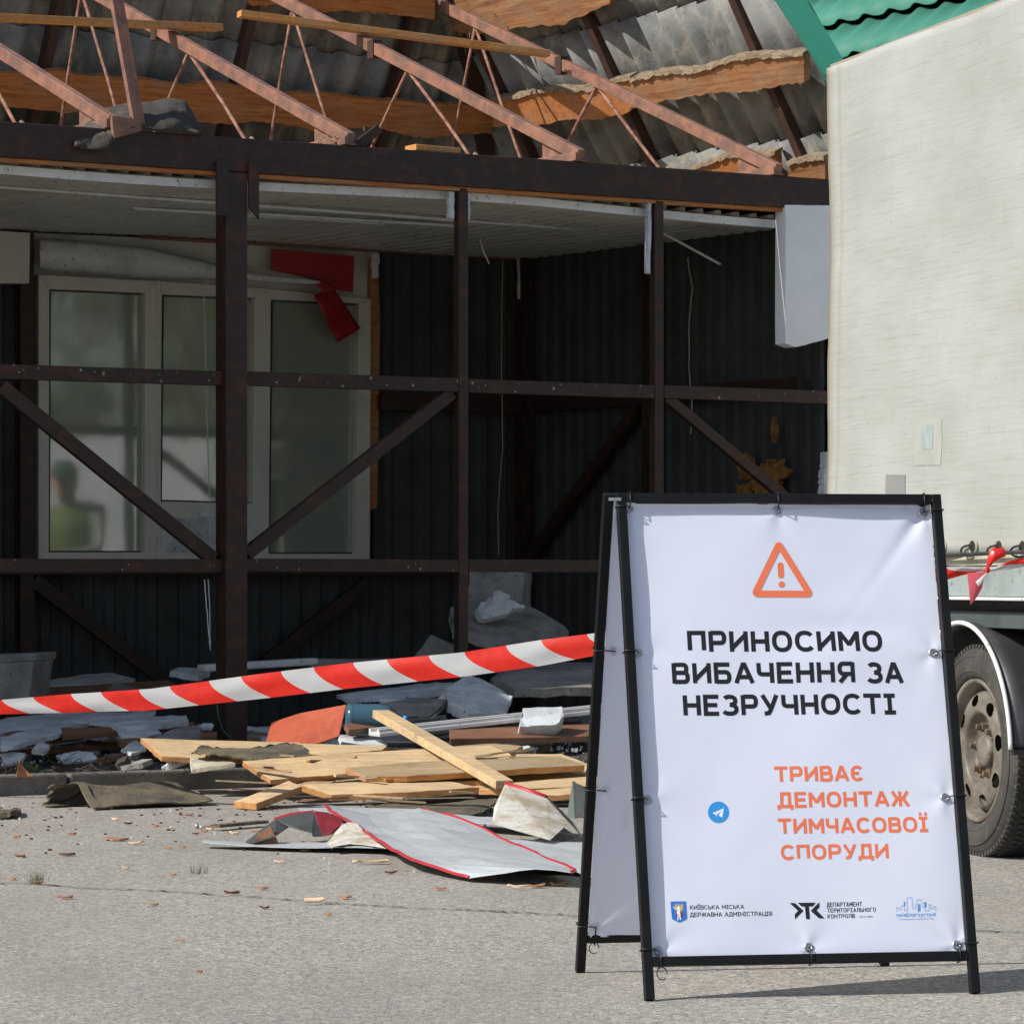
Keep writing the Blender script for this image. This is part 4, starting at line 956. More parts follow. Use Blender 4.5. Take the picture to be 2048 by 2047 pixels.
poly(Q4([(162, 210), (190, 246), (216, 230), (212, 222), (190, 232), (170, 205)]), 'ink_white', 3, par=sh)
poly(Q4([(236+14*math.cos(2*PI*k/14), 188+17*math.sin(2*PI*k/14)) for k in range(14)]), 'ink_gold', 4, par=sh)
poly(Q4([(266+17*math.cos(2*PI*k/14), 238+30*math.sin(2*PI*k/14)) for k in range(14)]), 'ink_gold', 5, par=sh)
poly(Q5([(110, 140), (172, 140), (268, 228), (172, 325), (170, 268), (207, 228)]), 'ink_black', nm='department_emblem')
poly(Q5([(203, 137), (408, 135), (375, 178), (330, 178), (342, 322), (298, 322), (285, 180), (245, 178)]), 'ink_black', nm='department_emblem')
poly(Q5([(448, 130), (452, 185), (418, 222), (510, 313), (445, 313), (350, 228)]), 'ink_black', nm='department_emblem')
stroke(Q5([(1323, 240), (1323, 190), (1345, 190), (1345, 213), (1373, 213), (1373, 172), (1410, 172), (1412, 225), (1445, 225), (1440, 82), (1495, 80), (1505, 208), (1535, 208), (1535, 158), (1555, 158), (1553, 107), (1607, 105), (1615, 187), (1645, 187), (1645, 230), (1690, 230), (1687, 158), (1708, 158), (1712, 208), (1735, 208), (1735, 180), (1765, 182), (1765, 230)]), .0010, 'ink_pale', nm='skyline_print')
for q in ((1405, 125, 1420, 172), (1562, 155, 1592, 237), (1635, 130, 1660, 187)):
    poly(Q5([(q[0], q[1]), (q[2], q[1]), (q[2], q[3]), (q[0], q[3])]), 'ink_sky', 1, nm='skyline_print')
# the rear leaf carries the same print on its own outer side, showing through faintly
class BPan(Panel): pass
class _Q: pass
BQ = _Q(); BQ.W = BP.W; BQ.at = lambda a, b, o=0: BP.at(BP.W-a, b, o)
def textb(s, s0, s1, t0, h, mat):
    W_ = sum((.42 if c_ == ' ' else GL[c_][0]+SW) for c_ in s)+.2*(len(s)-1); k = (s1-s0)/(W_*h); m = MB(); x = s0
    for ch in s:
        if ch == ' ': x += .62*h*k; continue
        w_, st_ = GL[ch]
        for li, stc in enumerate(st_):
            pts = [(x+SW*h/2*k+px_*w_*h*k, t0+h*(SW/2+(1-SW)*py_)) for px_, py_ in stc]
            ribbon(m, pts, SW*h, lambda A, Bq, lay: BQ.at(A, Bq, BO_+disp(BQ.W-A, Bq, 3.3)+.0004+.00007*lay), li)
        x += (w_+SW+.2)*h*k
    m.done('lettering', mat, parent=bn2, fixn=False)
textb('ПРИНОСИМО', .17, .65, .86, .054, 'ink_black'); textb('ВИБАЧЕННЯ ЗА', .13, .70, .78, .054, 'ink_black'); textb('НЕЗРУЧНОСТІ', .16, .68, .70, .054, 'ink_black')
textb('ТРИВАЄ', .36, .58, .53, .04, 'ink_orange'); textb('ДЕМОНТАЖ', .36, .70, .465, .04, 'ink_orange'); textb('ТИМЧАСОВОЇ', .36, .75, .40, .04, 'ink_orange'); textb('СПОРУДИ', .37, .64, .335, .04, 'ink_orange')
# ------------------------------------------------------------------ barrier tape
t = NT('barrier_tape'); sx_ = t.n('ShaderNodeSeparateXYZ'); t.l(t.tc.outputs['UV'], sx_.inputs[0])
def mth(op, a, b=None):
    x = t.n('ShaderNodeMath', operation=op)
    for i, v in enumerate((a, b)):
        if v is None: continue
        if hasattr(v, 'links'): t.l(v, x.inputs[i])
        else: x.inputs[i].default_value = v
    return x.outputs[0]
TP_ = .409
sh_ = mth('MULTIPLY', mth('POWER', sx_.outputs[1], 1.7), -.165)
ph = mth('FRACT', mth('DIVIDE', mth('ADD', sx_.outputs[0], mth('ADD', sh_, 9.988)), TP_))
isw = mth('LESS_THAN', ph, .455)
rc_ = t.mix(t.ramp(t.noise(t.coord(which='Object'), 25, 3), [(.4, 0.), (.7, 1.)]), srgb((214, 44, 32)), srgb((198, 36, 28)))
t.base(t.mix(isw, rc_, srgb((184, 186, 188)))); t.rough(.38)
trn = t.n('ShaderNodeBsdfTranslucent'); t.l(t.mix(isw, srgb((230, 40, 34)), srgb((210, 210, 210))), trn.inputs[0])
mx = t.n('ShaderNodeMixShader'); mx.inputs[0].default_value = .28; t.l(t.b.outputs[0], mx.inputs[1]); t.l(trn.outputs[0], mx.inputs[2]); t.l(mx.outputs[0], t.out.inputs[0])
t.bump(t.noise(t.coord((4, 4, 30)), 6, 3), .25, .003); MT['tape'] = t.m
def tape(ctrl, nm, lab, wid=.068, phase=0, n=160):
    """ctrl: (px, py top, py bottom, Y) left to right"""
    m = MB(); bm = m.bm; L = bm.loops.layers.uv.verify(); rows = []
    def ip(x, k):
        for a, b in zip(ctrl, ctrl[1:]):
            if a[0] <= x <= b[0]: f = (x-a[0])/(b[0]-a[0]); return a[k]+(b[k]-a[k])*f
        return ctrl[-1][k]
    x0, x1 = ctrl[0][0], ctrl[-1][0]; s_ = phase; prev = None; J = 6
    for i in range(n+1):
        x = x0+(x1-x0)*i/n; Y = ip(x, 3); col_ = []
        for j in range(J+1):
            f = j/J; y = ip(x, 1)+(ip(x, 2)-ip(x, 1))*f
            dy = -.005*math.sin(f*PI)+.003*math.sin(i*.21+f*5)+.012*f*f+.010*noise.noise(V3((i*.13, f*1.6, 2)))*math.sin(f*PI)
            col_.append(P(x, y, Y+dy))
        if prev: s_ += (col_[3]-prev[3]).length
        rows.append((col_, s_)); prev = col_
    vv = [[bm.verts.new(p) for p in r[0]] for r in rows]
    for i in range(n):
        for j in range(J):
            f = bm.faces.new((vv[i][j], vv[i+1][j], vv[i+1][j+1], vv[i][j+1])); f.smooth = True
            for l, (a, b) in zip(f.loops, ((i, j), (i+1, j), (i+1, j+1), (i, j+1))): l[L].uv = (rows[a][1], b/J)
    return m.done(nm, 'tape', label=lab, cat='barrier tape', fixn=False)
tape([(-220, 1421, 1444, 17.4), (0, 1399, 1428, 17.1), (130, 1388, 1425, 16.9), (300, 1377, 1420, 16.6), (520, 1347, 1397, 16.25), (700, 1325, 1376, 15.95), (925, 1304, 1353, 15.6), (1083, 1279, 1331, 15.35), (1203, 1264, 1308, 15.2), (1330, 1250, 1296, 15.0)],
     'barrier_tape', 'red and white barrier tape stretched across the debris to the sign', phase=0)
tk = tape([(1775, 1136, 1176, 12.6), (1886, 1136, 1161, 12.6), (1925, 1132, 1150, 12.6), (1960, 1134, 1142, 12.6), (1974, 1137, 1143, 12.6), (1990, 1134, 1142, 12.6), (2020, 1121, 1138, 12.6), (2048, 1115, 1133, 12.6), (2260, 1085, 1115, 12.6)], 'barrier_tape', 'knotted barrier tape with a bow in front of the lorry at the right', phase=.03)
MT['tapered'] = None
t = NT('red_tape_film'); t.base(srgb((224, 50, 42))); t.rough(.3); trn = t.n('ShaderNodeBsdfTranslucent'); trn.inputs[0].default_value = (*srgb((240, 60, 60)), 1)
mx = t.n('ShaderNodeMixShader'); mx.inputs[0].default_value = .35; t.l(t.b.outputs[0], mx.inputs[1]); t.l(trn.outputs[0], mx.inputs[2]); t.l(mx.outputs[0], t.out.inputs[0]); MT['tapered'] = t.m
t = NT('pink_tape_film'); t.base(srgb((214, 96, 110))); t.rough(.3); trn = t.n('ShaderNodeBsdfTranslucent'); trn.inputs[0].default_value = (*srgb((230, 110, 120)), 1)
mx = t.n('ShaderNodeMixShader'); mx.inputs[0].default_value = .35; t.l(t.b.outputs[0], mx.inputs[1]); t.l(trn.outputs[0], mx.inputs[2]); t.l(mx.outputs[0], t.out.inputs[0]); MT['tapepink'] = t.m
def petal(pxs, mat, nm, Y=12.57, bulge=.02):
    c_ = [sum(p[0] for p in pxs)/len(pxs), sum(p[1] for p in pxs)/len(pxs)]; m = MB()
    N = len(pxs)
    for i in range(N):
        a, b = pxs[i], pxs[(i+1) % N]; h1 = .5
        A, Bq = P(*a, Y+random.uniform(-.01, .02)*0), P(*b, Y); Cc = P(*c_, Y-bulge)
        Am, Bm = A.lerp(Cc, h1)-V3((0, bulge*.3, 0)), Bq.lerp(Cc, h1)-V3((0, bulge*.3, 0))
        m.face([A, Bq, Bm, Am], smooth=True); m.face([Am, Bm, Cc], smooth=True)
    bmesh.ops.remove_doubles(m.bm, verts=m.bm.verts, dist=.0004); m.done(nm, mat, parent=tk, fixn=False)
petal([(1974, 1141), (1973, 1120), (1982, 1097), (1988, 1094), (1996, 1097), (2006, 1093), (2013, 1103), (2011, 1112), (1998, 1117), (1986, 1126)], 'tapered', 'bow_loop')
petal([(1974, 1143), (1959, 1144), (1934, 1145), (1937, 1170), (1941, 1209), (1953, 1195), (1964, 1175), (1967, 1160)], 'tapepink', 'bow_tail', bulge=.01)
petal([(1974, 1143), (1951, 1163), (1957, 1172), (1964, 1165)], MT['white'], 'bow_tail', Y=12.55, bulge=.003)
m = MB(); m.revolve([(.001, -.011), (.008, -.008), (.011, 0), (.008, .008), (.001, .011)], P(1974.5, 1140, 12.58), V3((1, 0, .3)), ZZ, 12); m.done('knot', 'tapered', parent=tk)
# ------------------------------------------------------------------ debris
def board(cs, th, mat, name, lab, cat, group=None, sub=3, jag=.003, bevel=.002, down=None, edge=None):
    if edge: sub, jag = 7, .0018
    """cs: outline of the top face as (px, py, distance)"""
    pts = [P(*c) for c in cs]
    n = (pts[1]-pts[0]).cross(pts[2]-pts[1]).normalized()
    if n.z < 0: n = -n
    if down is not None: ext = down
    else: ext = -n*th if n.z > .25 else V3((0, th, 0))
    zmin = min(min(p.z, (p+ext).z) for p in pts)
    if zmin < .001: pts = [p+ZZ*(.002-zmin) for p in pts]
    m = MB(); m.slab(pts, ext, sub=sub, jag=jag, mi_side=1 if edge else None); return m.done(name, [mat, edge] if edge else mat, label=lab, cat=cat, group=group, bevel=bevel)
R7 = lambda L: [(400+x/2.415, 1200+y/2.415, Y) for x, y, Y in L]
R6 = lambda L: [(x/2.97, 1100+y/2.97, Y) for x, y, Y in L]
# timber pile
WB = [
 (R6([(835, 1115, 17.9), (1180, 1127, 17.95), (1782, 1140, 18.1), (1780, 1175, 17.95), (1330, 1245, 17.7), (960, 1222, 17.65)]), .026, 'wood', 'long pale board at the back left of the timber pile, split at its end'),
 (R7([(440, 690, 18.0), (905, 703, 18.05), (880, 722, 17.95), (600, 745, 17.85), (440, 740, 17.85)]), .026, 'wood', 'thin pale board behind the widest plank, ending left of the leaning stick'),
 (R7([(206, 775, 17.45), (700, 738, 17.6), (1405, 700, 17.8), (1525, 757, 17.6), (1100, 800, 17.45), (705, 838, 17.30), (340, 866, 17.2)]), .030, 'wood', 'widest pale plank across the top of the timber pile, its left end cut slanting'),
 (R7([(1120, 800, 17.6), (1400, 745, 17.8), (1745, 740, 17.9), (1880, 790, 17.6), (1860, 835, 17.4), (1300, 860, 17.3)]), .026, 'wood', 'board under the grey-topped one at the right of the timber pile'),
 (R7([(702, 808, 17.25), (1000, 782, 17.35), (1740, 752, 17.5), (1858, 795, 17.3), (1400, 822, 17.15), (1000, 848, 17.05), (800, 850, 17.05)]), .030, 'woodgrey', 'long grey-topped board lying on the right half of the timber pile'),
 (R7([(800, 855, 17.25), (1100, 850, 17.3), (1420, 848, 17.3), (1400, 868, 17.15), (930, 893, 17.1)]), .026, 'wood', 'short board sandwiched in shadow in the middle of the timber pile'),
 (R7([(480, 890, 16.95), (760, 876, 17.05), (1180, 868, 17.15), (1350, 902, 17.0), (1000, 925, 16.9), (635, 938, 16.85)]), .030, 'wood', 'low board with a weathered end at the front of the timber pile'),
 (R7([(1200, 905, 17.1), (1880, 850, 17.3), (1990, 862, 17.2), (1980, 890, 17.05), (1500, 915, 16.9)]), .026, 'wood', 'narrow board reaching behind the sign, above the lowest right board'),
 (R7([(1500, 925, 16.9), (1890, 898, 17.0), (2010, 908, 16.9), (1900, 930, 16.75), (1600, 945, 16.7)]), .026, 'wood', 'lowest board at the right of the timber pile beside the dirty white bent sheet'),
 (R7([(163, 990, 16.62), (425, 890, 16.95), (492, 916, 16.85), (272, 1000, 16.5)]), .032, 'wood', 'short stub of board sticking out at the front left of the timber pile'),
]
WB += [
 (R7([(560, 760, 17.75), (980, 722, 17.9), (1420, 690, 18.0), (1560, 705, 17.95), (1500, 730, 17.8), (900, 760, 17.7)]), .022, 'woodgrey', 'grey weathered board showing just behind the widest plank'),
 (R7([(820, 868, 17.2), (1180, 858, 17.3), (1500, 850, 17.35), (1480, 872, 17.2), (1100, 885, 17.1)]), .022, 'woodgrey', 'thin grey board squeezed under the short board in the middle of the pile'),
 (R7([(1330, 905, 17.05), (1700, 885, 17.2), (1800, 893, 17.15), (1760, 912, 17.0), (1450, 925, 16.95)]), .02, 'woodedge', 'narrow orange batten between the low boards at the right of the pile'),
 (R7([(395, 905, 17.1), (560, 862, 17.35), (700, 858, 17.4), (600, 890, 17.1), (470, 915, 17.0)]), .022, 'woodgrey', 'stained board end in the dark gap at the left of the pile'),
]
for i, (cs, th, mt, lab) in enumerate(WB): board(cs, th, mt, 'timber_board', lab, 'board', 'boards in the timber pile', edge='woodedge')
m = MB(); m.bar(P(400+872/2.415, 1200+548/2.415, 18.35), P(400+1470/2.415, 1200+890/2.415, 16.75), .085, .04); m.done('wooden_stick', 'wood', label='long stick of timber leaning down across the pile from the shade', cat='timber stick', bevel=.003)
board(R6([(1135, 1200, 17.62), (1200, 1160, 17.75), (1450, 1178, 17.85), (1700, 1140, 17.95), (1790, 1150, 17.95), (1860, 1225, 17.6), (1500, 1238, 17.5), (1250, 1205, 17.55)]), .008, 'felt', 'roofing_felt_strip', 'grey-brown strip of roofing felt lying on the back left board', 'roofing felt', sub=8, jag=.006)
board(R6([(1130, 1225, 17.66), (1290, 1238, 17.66), (1400, 1262, 17.5), (1240, 1285, 17.5), (1140, 1300, 17.5)]), .02, 'beige', 'board_offcut', 'cream board end poking out under the felt-covered board', 'board offcut', sub=4)
board(R7([(800, 985, 16.4), (1100, 985, 16.5), (1330, 960, 16.7), (1440, 965, 16.7), (1410, 1000, 16.2), (1300, 1045, 15.7), (1000, 1040, 15.75), (860, 1010, 16.0)]), .008, 'felt', 'roofing_felt_sheet', 'flat dusty felt sheet on the ground in front of the timber pile', 'roofing felt', sub=6, jag=.008)
for k in range(24):   # splinters and offcuts in and on the pile
    px = random.uniform(440, 1160); py = random.uniform(1500, 1615); Y = 17.7-(py-1500)/115*1.2; g = P(px, py, Y); g.z = max(g.z, .008); an = random.gauss(0, .35); L = random.uniform(.04, .26)
    ax = V3((math.cos(an), math.sin(an), random.uniform(-.1, .12))).normalized(); g.z += abs(ax.z)*L/2
    m = MB(); m.bar(g-ax*L/2, g+ax*L/2, random.uniform(.01, .04), random.uniform(.004, .012)); m.done('offcut', random.choice(('wood', 'woodgrey', 'woodedge', 'chip3' if 'chip3' in MT else 'brownpvc')), label='small splintered offcut lying in the timber pile', cat='offcut', group='splinters in the timber pile')
# rust red panel
board(R7([(315, 690, 18.3), (345, 590, 18.5), (480, 545, 18.45), (705, 503, 18.3), (670, 655, 18.1), (560, 692, 18.1)]), .008, 'rustpanel', 'red_panel', 'rust red sheet half in sunlight behind the timber pile', 'sheet', sub=1, jag=0, bevel=.001)
# water bottle
m = MB(); c0 = P(690, 1436, 18.7); ax = V3((1, .15, -.02)).normalized()
prof_b = [(.001, 0), (.06, 0), (.077, .015)]+[(.078-.004*(k % 2), .03+k*.012) for k in range(14)]+[(.075, .205), (.06, .235), (.03, .265), (.016, .275), (.016, .30), (.001, .30)]
m.revolve(prof_b, c0, ax, ZZ, 28)
t = NT('blue_bottle'); t.base(srgb((96, 138, 160))); t.rough(.15); t.b.inputs['Transmission Weight'].default_value = .55; MT['bottle'] = t.m
bt = m.done('water_bottle', 'bottle', label='large ribbed blue plastic water bottle lying behind the rust red sheet', cat='bottle', fixn=True)
m = MB(); m.revolve([(.001, .296), (.018, .296), (.018, .315), (.001, .316)], c0, ax, ZZ, 16); m.done('cap', 'ink_blue', parent=bt)
# white profiles with a brown strip
def profile(a, b, lab, w_=.12):
    A, Bq = P(*a), P(*b); m = MB(); m.bar(A, Bq, w_, .02); o = m.done('window_profile', 'white', label=lab, cat='plastic profile', bevel=.003)
    d = (Bq-A).normalized(); s_ = ZZ.cross(d).normalized()
    m = MB(); m.bar(A+ZZ*.016+d*.06, Bq+ZZ*.016-d*.03, w_*.36, .012); m.done('brown_strip', 'brownpvc', parent=o)
    for k in (-1, 1):
        m = MB(); m.bar(A+ZZ*.018+s_*k*w_*.38, Bq+ZZ*.018+s_*k*w_*.38, w_*.2, .018); m.done('lip', 'white', parent=o)
profile((748, 1468, 18.5), (1240, 1416, 19.0), 'long white plastic profile with brown strip lying left of the small foam block', .16)
profile((1110, 1428, 19.1), (1330, 1412, 19.3), 'white profile with brown strip at the right end behind the sign leg', .12)
board(R7([(1545, 608, 18.5), (1560, 520, 18.6), (1750, 512, 18.65), (1760, 560, 18.6), (1720, 600, 18.5)]), .10, 'foam', 'foam_block', 'small upright block of foam on the white profile behind the sign', 'foam block', sub=5, jag=.004)
board(R7([(1190, 420, 19.6), (1290, 360, 19.9), (1340, 372, 19.9), (1512, 462, 19.7), (1470, 548, 19.3), (1300, 545, 19.2), (1200, 500, 19.3)]), .05, 'foam', 'foam_sheet', 'large ribbed white foam sheet tilted up around the thin second post', 'foam sheet', sub=7, jag=.006)
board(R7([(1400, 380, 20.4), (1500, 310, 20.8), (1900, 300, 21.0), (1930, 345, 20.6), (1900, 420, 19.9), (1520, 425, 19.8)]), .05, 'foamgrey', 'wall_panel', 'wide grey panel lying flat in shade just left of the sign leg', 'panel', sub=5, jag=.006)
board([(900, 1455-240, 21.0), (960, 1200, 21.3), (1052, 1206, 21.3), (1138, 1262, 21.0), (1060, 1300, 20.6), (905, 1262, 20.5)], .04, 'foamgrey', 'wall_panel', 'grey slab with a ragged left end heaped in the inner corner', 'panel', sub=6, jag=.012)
m = MB(); m.slab([P(938, 1140, 21.4), P(1046, 1140, 21.5), P(1046, 1232, 21.5), P(938, 1250, 21.4)], V3((.05, .35, 0)), sub=5, jag=.008); m.done('insulation_block', 'foamgrey', label='upright grey block standing right of the second post below the rail', cat='foam block')
board([(958, 1210, 20.8), (1000, 1180, 20.9), (1030, 1200, 20.9), (1050, 1216, 20.9), (960, 1236, 20.7)], .05, 'foam', 'foam_lump', 'torn lump of white foam in front of the upright grey block', 'foam lump', sub=7, jag=.015)
board([(826, 1318, 21.3), (862, 1268, 21.4), (915, 1292, 21.4), (935, 1320, 21.2)], .03, 'foamgrey', 'wall_panel', 'small slanted grey panel corner left of the second post', 'panel', sub=4, jag=.006)
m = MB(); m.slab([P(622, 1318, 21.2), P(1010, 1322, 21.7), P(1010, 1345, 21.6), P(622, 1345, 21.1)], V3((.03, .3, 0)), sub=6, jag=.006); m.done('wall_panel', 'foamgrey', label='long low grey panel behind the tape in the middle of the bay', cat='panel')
m = MB(); m.bar(P(402, 1336, 20.2), P(628, 1322, 20.6), .10, .04); m.done('plastic_trim', 'white', label='white trim length lying behind the thick post above the tape', cat='plastic trim', bevel=.01)
m = MB(); m.bar(P(760, 1402, 19.6), P(893, 1400, 19.7), .10, .02); m.done('plastic_trim', 'white', label='short white trim piece lying flat left of the ribbed foam sheet', cat='plastic trim', bevel=.004)
m = MB(); m.bar(P(850, 1436, 19.3), P(902, 1388, 19.6), .08, .02); m.done('plastic_trim', 'white', label='grey-white slat tilted up left of the second post', cat='plastic trim', bevel=.004)
# foam heap left
FS = [
 (R6([(190, 800, 21.6), (340, 760, 21.9), (650, 725, 22.0), (690, 735, 21.9), (805, 765, 21.7), (780, 785, 21.6), (350, 800, 21.4), (215, 840, 21.3)]), 'foam', 'ragged white foam slab lying against the back wall above the tape'),
 (R6([(1010, 720, 20.6), (1060, 695, 20.8), (1200, 700, 20.9), (1250, 720, 20.8), (1180, 745, 20.6)]), 'foam', 'small crumbled foam piece left of the thick post above the tape'),
 (R6([(620, 830, 20.6), (680, 780, 20.7), (740, 800, 20.7), (860, 825, 20.4)]), 'foamgrey', 'grey triangular panel shard just above the tape'),
 (R6([(-30, 1010, 19.2), (120, 985, 19.4), (440, 960, 19.6), (640, 965, 19.6), (600, 1020, 19.2), (300, 1050, 18.9), (60, 1075, 18.8), (-30, 1085, 18.7)]), 'foam', 'big pale foam sheet at the far left just below the tape'),
 (R6([(430, 1010, 19.2), (540, 965, 19.5), (780, 960, 19.5), (925, 950, 19.5), (905, 1000, 19.2), (640, 1035, 19.0)]), 'foam', 'bluish foam sheet with torn edge in the left heap below the tape'),
 (R6([(640, 1035, 19.0), (930, 985, 19.3), (1105, 980, 19.3), (1120, 1010, 19.1), (860, 1035, 18.9), (700, 1050, 18.85)]), 'foam', 'foam sheet strip left of the thick post, topmost of the left heap'),
 (R6([(0, 1110, 18.5), (180, 1060, 18.8), (360, 1050, 18.9), (370, 1085, 18.75), (240, 1120, 18.5), (80, 1160, 18.3), (0, 1170, 18.3)]), 'foam', 'pale foam slab at the far left, lower layer of the heap'),
 (R6([(700, 1080, 18.8), (930, 1062, 18.95), (960, 1085, 18.8), (860, 1110, 18.6), (720, 1105, 18.6)]), 'foam', 'thin grey-blue foam plate in the middle of the left heap'),
 (R6([(920, 1110, 18.6), (1060, 1050, 19.0), (1185, 1035, 19.1), (1195, 1100, 18.7), (1100, 1120, 18.5)]), 'foamgrey', 'grey wedge of panel at the foot of the thick post, left side'),
 (R6([(1170, 1050, 19.0), (1210, 1025, 19.1), (1265, 1030, 19.1), (1262, 1055, 19.0)]), 'foam', 'small foam piece touching the foot of the thick post'),
 (R6([(720, 1180, 18.15), (800, 1130, 18.3), (860, 1145, 18.3), (870, 1180, 18.15), (780, 1205, 18.0)]), 'foam', 'crumpled white scrap at the end of the back left board'),
 (R6([(190, 1180, 18.2), (240, 1130, 18.35), (300, 1160, 18.3), (260, 1195, 18.1)]), 'foam', 'small triangular foam scrap on the soil at far left'),
 (R6([(980, 1230, 17.9), (1060, 1250, 17.85), (1050, 1275, 17.75), (1000, 1255, 17.8)]), 'foam', 'tiny white scrap on the soil behind the kerb'),
 (R7([(670, 650, 18.6), (760, 655, 18.65), (900, 680, 18.6), (905, 700, 18.5), (700, 710, 18.4)]), 'foam', 'flat foam scrap sprinkled with white crumbs right of the rust red sheet'),
 (R7([(660, 455, 19.9), (1060, 402, 20.3), (1220, 395, 20.3), (1210, 445, 19.8), (1000, 452, 19.7), (720, 480, 19.5)]), 'foam', 'broad bluish foam sheet under the middle of the tape'),
 (R7([(860, 500, 19.2), (1060, 470, 19.5), (1200, 475, 19.4), (1100, 540, 19.0), (880, 550, 18.9)]), 'foamgrey', 'grey crumpled board behind the top of the leaning stick'),
]
for i, (cs, mt, lab) in enumerate(FS): board(cs, random.choice((.014, .022, .03)), mt, 'foam_scrap' if mt == 'foam' else 'panel_shard', lab, 'foam scrap' if mt == 'foam' else 'panel shard', 'broken insulation scraps', sub=4, jag=.004, bevel=0)
# timber strips in the left heap
for cs, lab in ((R6([(365, 1060, 18.85), (1150, 1018, 19.2), (1160, 1045, 19.1), (370, 1095, 18.7)]), 'dark brown lath between the foam layers on the left'),
                (R6([(30, 1075, 18.8), (430, 1050, 18.95), (430, 1062, 18.9), (30, 1092, 18.7)]), 'thin brown lath sticking out of the foam at far left'),
                (R6([(700, 1120, 18.55), (1290, 1075, 18.9), (1290, 1100, 18.8), (720, 1140, 18.4)]), 'brown lath under the thin foam plate near the pile'),
                (R7([(1205, 625, 18.55), (1900, 590, 18.9), (1900, 655, 18.6), (1210, 668, 18.3)]), 'brown timber lying in front of the second post foot'),
                (R7([(700, 595, 18.6), (880, 575, 18.8), (900, 610, 18.7), (720, 625, 18.5)]), 'short brown lath under the blue bottle'),
                (R6([(130, 820, 21.0), (1000, 770, 21.3), (1050, 800, 21.2), (200, 860, 20.8)]), 'long dark lath lying behind the tape at left')):
    board(cs, .03, 'brownpvc', 'brown_lath', lab, 'lath', 'brown laths in the debris', sub=2, jag=.002)
# small broken pieces filling the heap
KD = (('foam', 'small broken foam crumb in the heap under the roof', 'small foam pieces in the heap', 'foam_fragment', 'foam fragment'),
      ('foamgrey', 'small grey board splinter in the heap under the roof', 'small grey board pieces in the heap', 'board_fragment', 'board fragment'),
      ('brownpvc', 'short brown wood splinter in the heap under the roof', 'short wood splinters in the heap', 'wood_splinter', 'wood splinter'),
      ('soil', 'dark clod of dirt in the heap under the roof', 'dark clods in the heap', 'debris_clump', 'clump'))
for k in range(190):
    mt, lab, gr, nm, ct = random.choice(KD); px = random.uniform(-10, 1190); py = random.uniform(1425, 1535)
    g = hit(px, py, V3((0, 0, .13)), ZZ)
    if (g-BO).dot(BV) > 2.6: continue
    an = random.uniform(-.6, .6); L = random.uniform(.05, .22) if mt != 'soil' else random.uniform(.03, .09); wd = random.uniform(.02, .07) if mt == 'brownpvc' else random.uniform(.04, .12); tl = random.uniform(-.35, .35)
    ax = V3((math.cos(an), math.sin(an), tl)).normalized(); ay = ZZ.cross(ax).normalized(); ay = (ay+ZZ*random.uniform(.1, .9)).normalized()
    q = [g+ax*(L/2*a*random.uniform(.7, 1.1))+ay*(wd/2*b_*random.uniform(.7, 1.1)) for a, b_ in ((-1, -1), (.2, -1.1), (1, -.8), (.9, .8), (0, 1.1), (-1, .7))]
    zmin = min(p.z for p in q); q = [p+ZZ*max(0, .085-zmin) for p in q]
    m = MB(); m.slab(q, ax.cross(ay)*random.choice((.012, .025, .04)), sub=2, jag=.004); m.done(nm, mt, label=lab, cat=ct, group=gr)
for k in range(80):
    px = random.uniform(-10, 1190); py = random.uniform(1395, 1500); g = hit(px, py, V3((0, 0, .16)), ZZ); an = random.uniform(-.35, .5); L = random.uniform(.25, .8); tl = random.uniform(-.12, .12)
    if (g-BO).dot(BV) > 2.4: continue
    ax = V3((math.cos(an), math.sin(an), tl)).normalized(); g.z = max(g.z, .10+abs(ax.z)*L/2)
    m = MB(); m.bar(g-ax*L/2, g+ax*L/2, random.choice((.025, .04, .06)), random.choice((.008, .014, .02)), side=(ZZ.cross(ax)+ZZ*random.uniform(-.7, .7)))
    wt = random.random() < .62
    m.done('loose_trim' if wt else 'wood_lath', random.choice(('foam', 'white', 'foamgrey')) if wt else random.choice(('brownpvc', 'woodgrey')), label='loose pale slat tangled in the heap under the roof' if wt else 'loose brown lath tangled in the heap under the roof', cat='slat' if wt else 'lath', group='loose slats in the heap' if wt else 'loose laths in the heap')
# planter tub
m = MB(); q = [P(-55, 1318, 19.9), P(69, 1312, 19.9), P(58, 1395, 19.8), P(-45, 1400, 19.8)]; m.slab(q, V3((.05, .45, 0))); m.slab([P(-58, 1311, 19.88), P(72, 1306, 19.88), P(71, 1322, 19.88), P(-57, 1328, 19.88)], V3((.05, .5, 0)))
m.done('planter', 'foamgrey', label='grey square planter tub cut off by the left edge of the photo', cat='planter', bevel=.008)
# rubble
def rock(px, py, r, lab, mat='stone', nm='rubble_stone', sq=.7, grp=None, z0=None):
    g = hit(px, py, V3((0, 0, .06 if z0 is None else z0)), ZZ); m = MB(); bmesh.ops.create_icosphere(m.bm, subdivisions=3, radius=r)
    sd_ = random.uniform(0, 50); M_ = Matrix.Rotation(random.uniform(0, 6), 3, 'Z')
    for v in m.bm.verts:
        c_ = v.co.copy(); k = 1+.35*noise.noise(c_/r*1.1+V3((sd_, 0, 0)))+.12*noise.noise(c_/r*3+V3((sd_, 0, 0)))
        c_ = V3((max(-r*.75, min(r*.75, c_.x*k)), max(-r*.7, min(r*.7, c_.y*k)), max(-r*.3, min(r*.62, c_.z*k))))
        v.co = g+M_ @ V3((c_.x*1.25, c_.y, c_.z*sq))+ZZ*r*.25
    return m.done(nm, mat, label=lab, cat='stone', group=grp)
rock(256, 1543, .105, 'broken grey stone lump on the soil behind the kerb', sq=1.0)
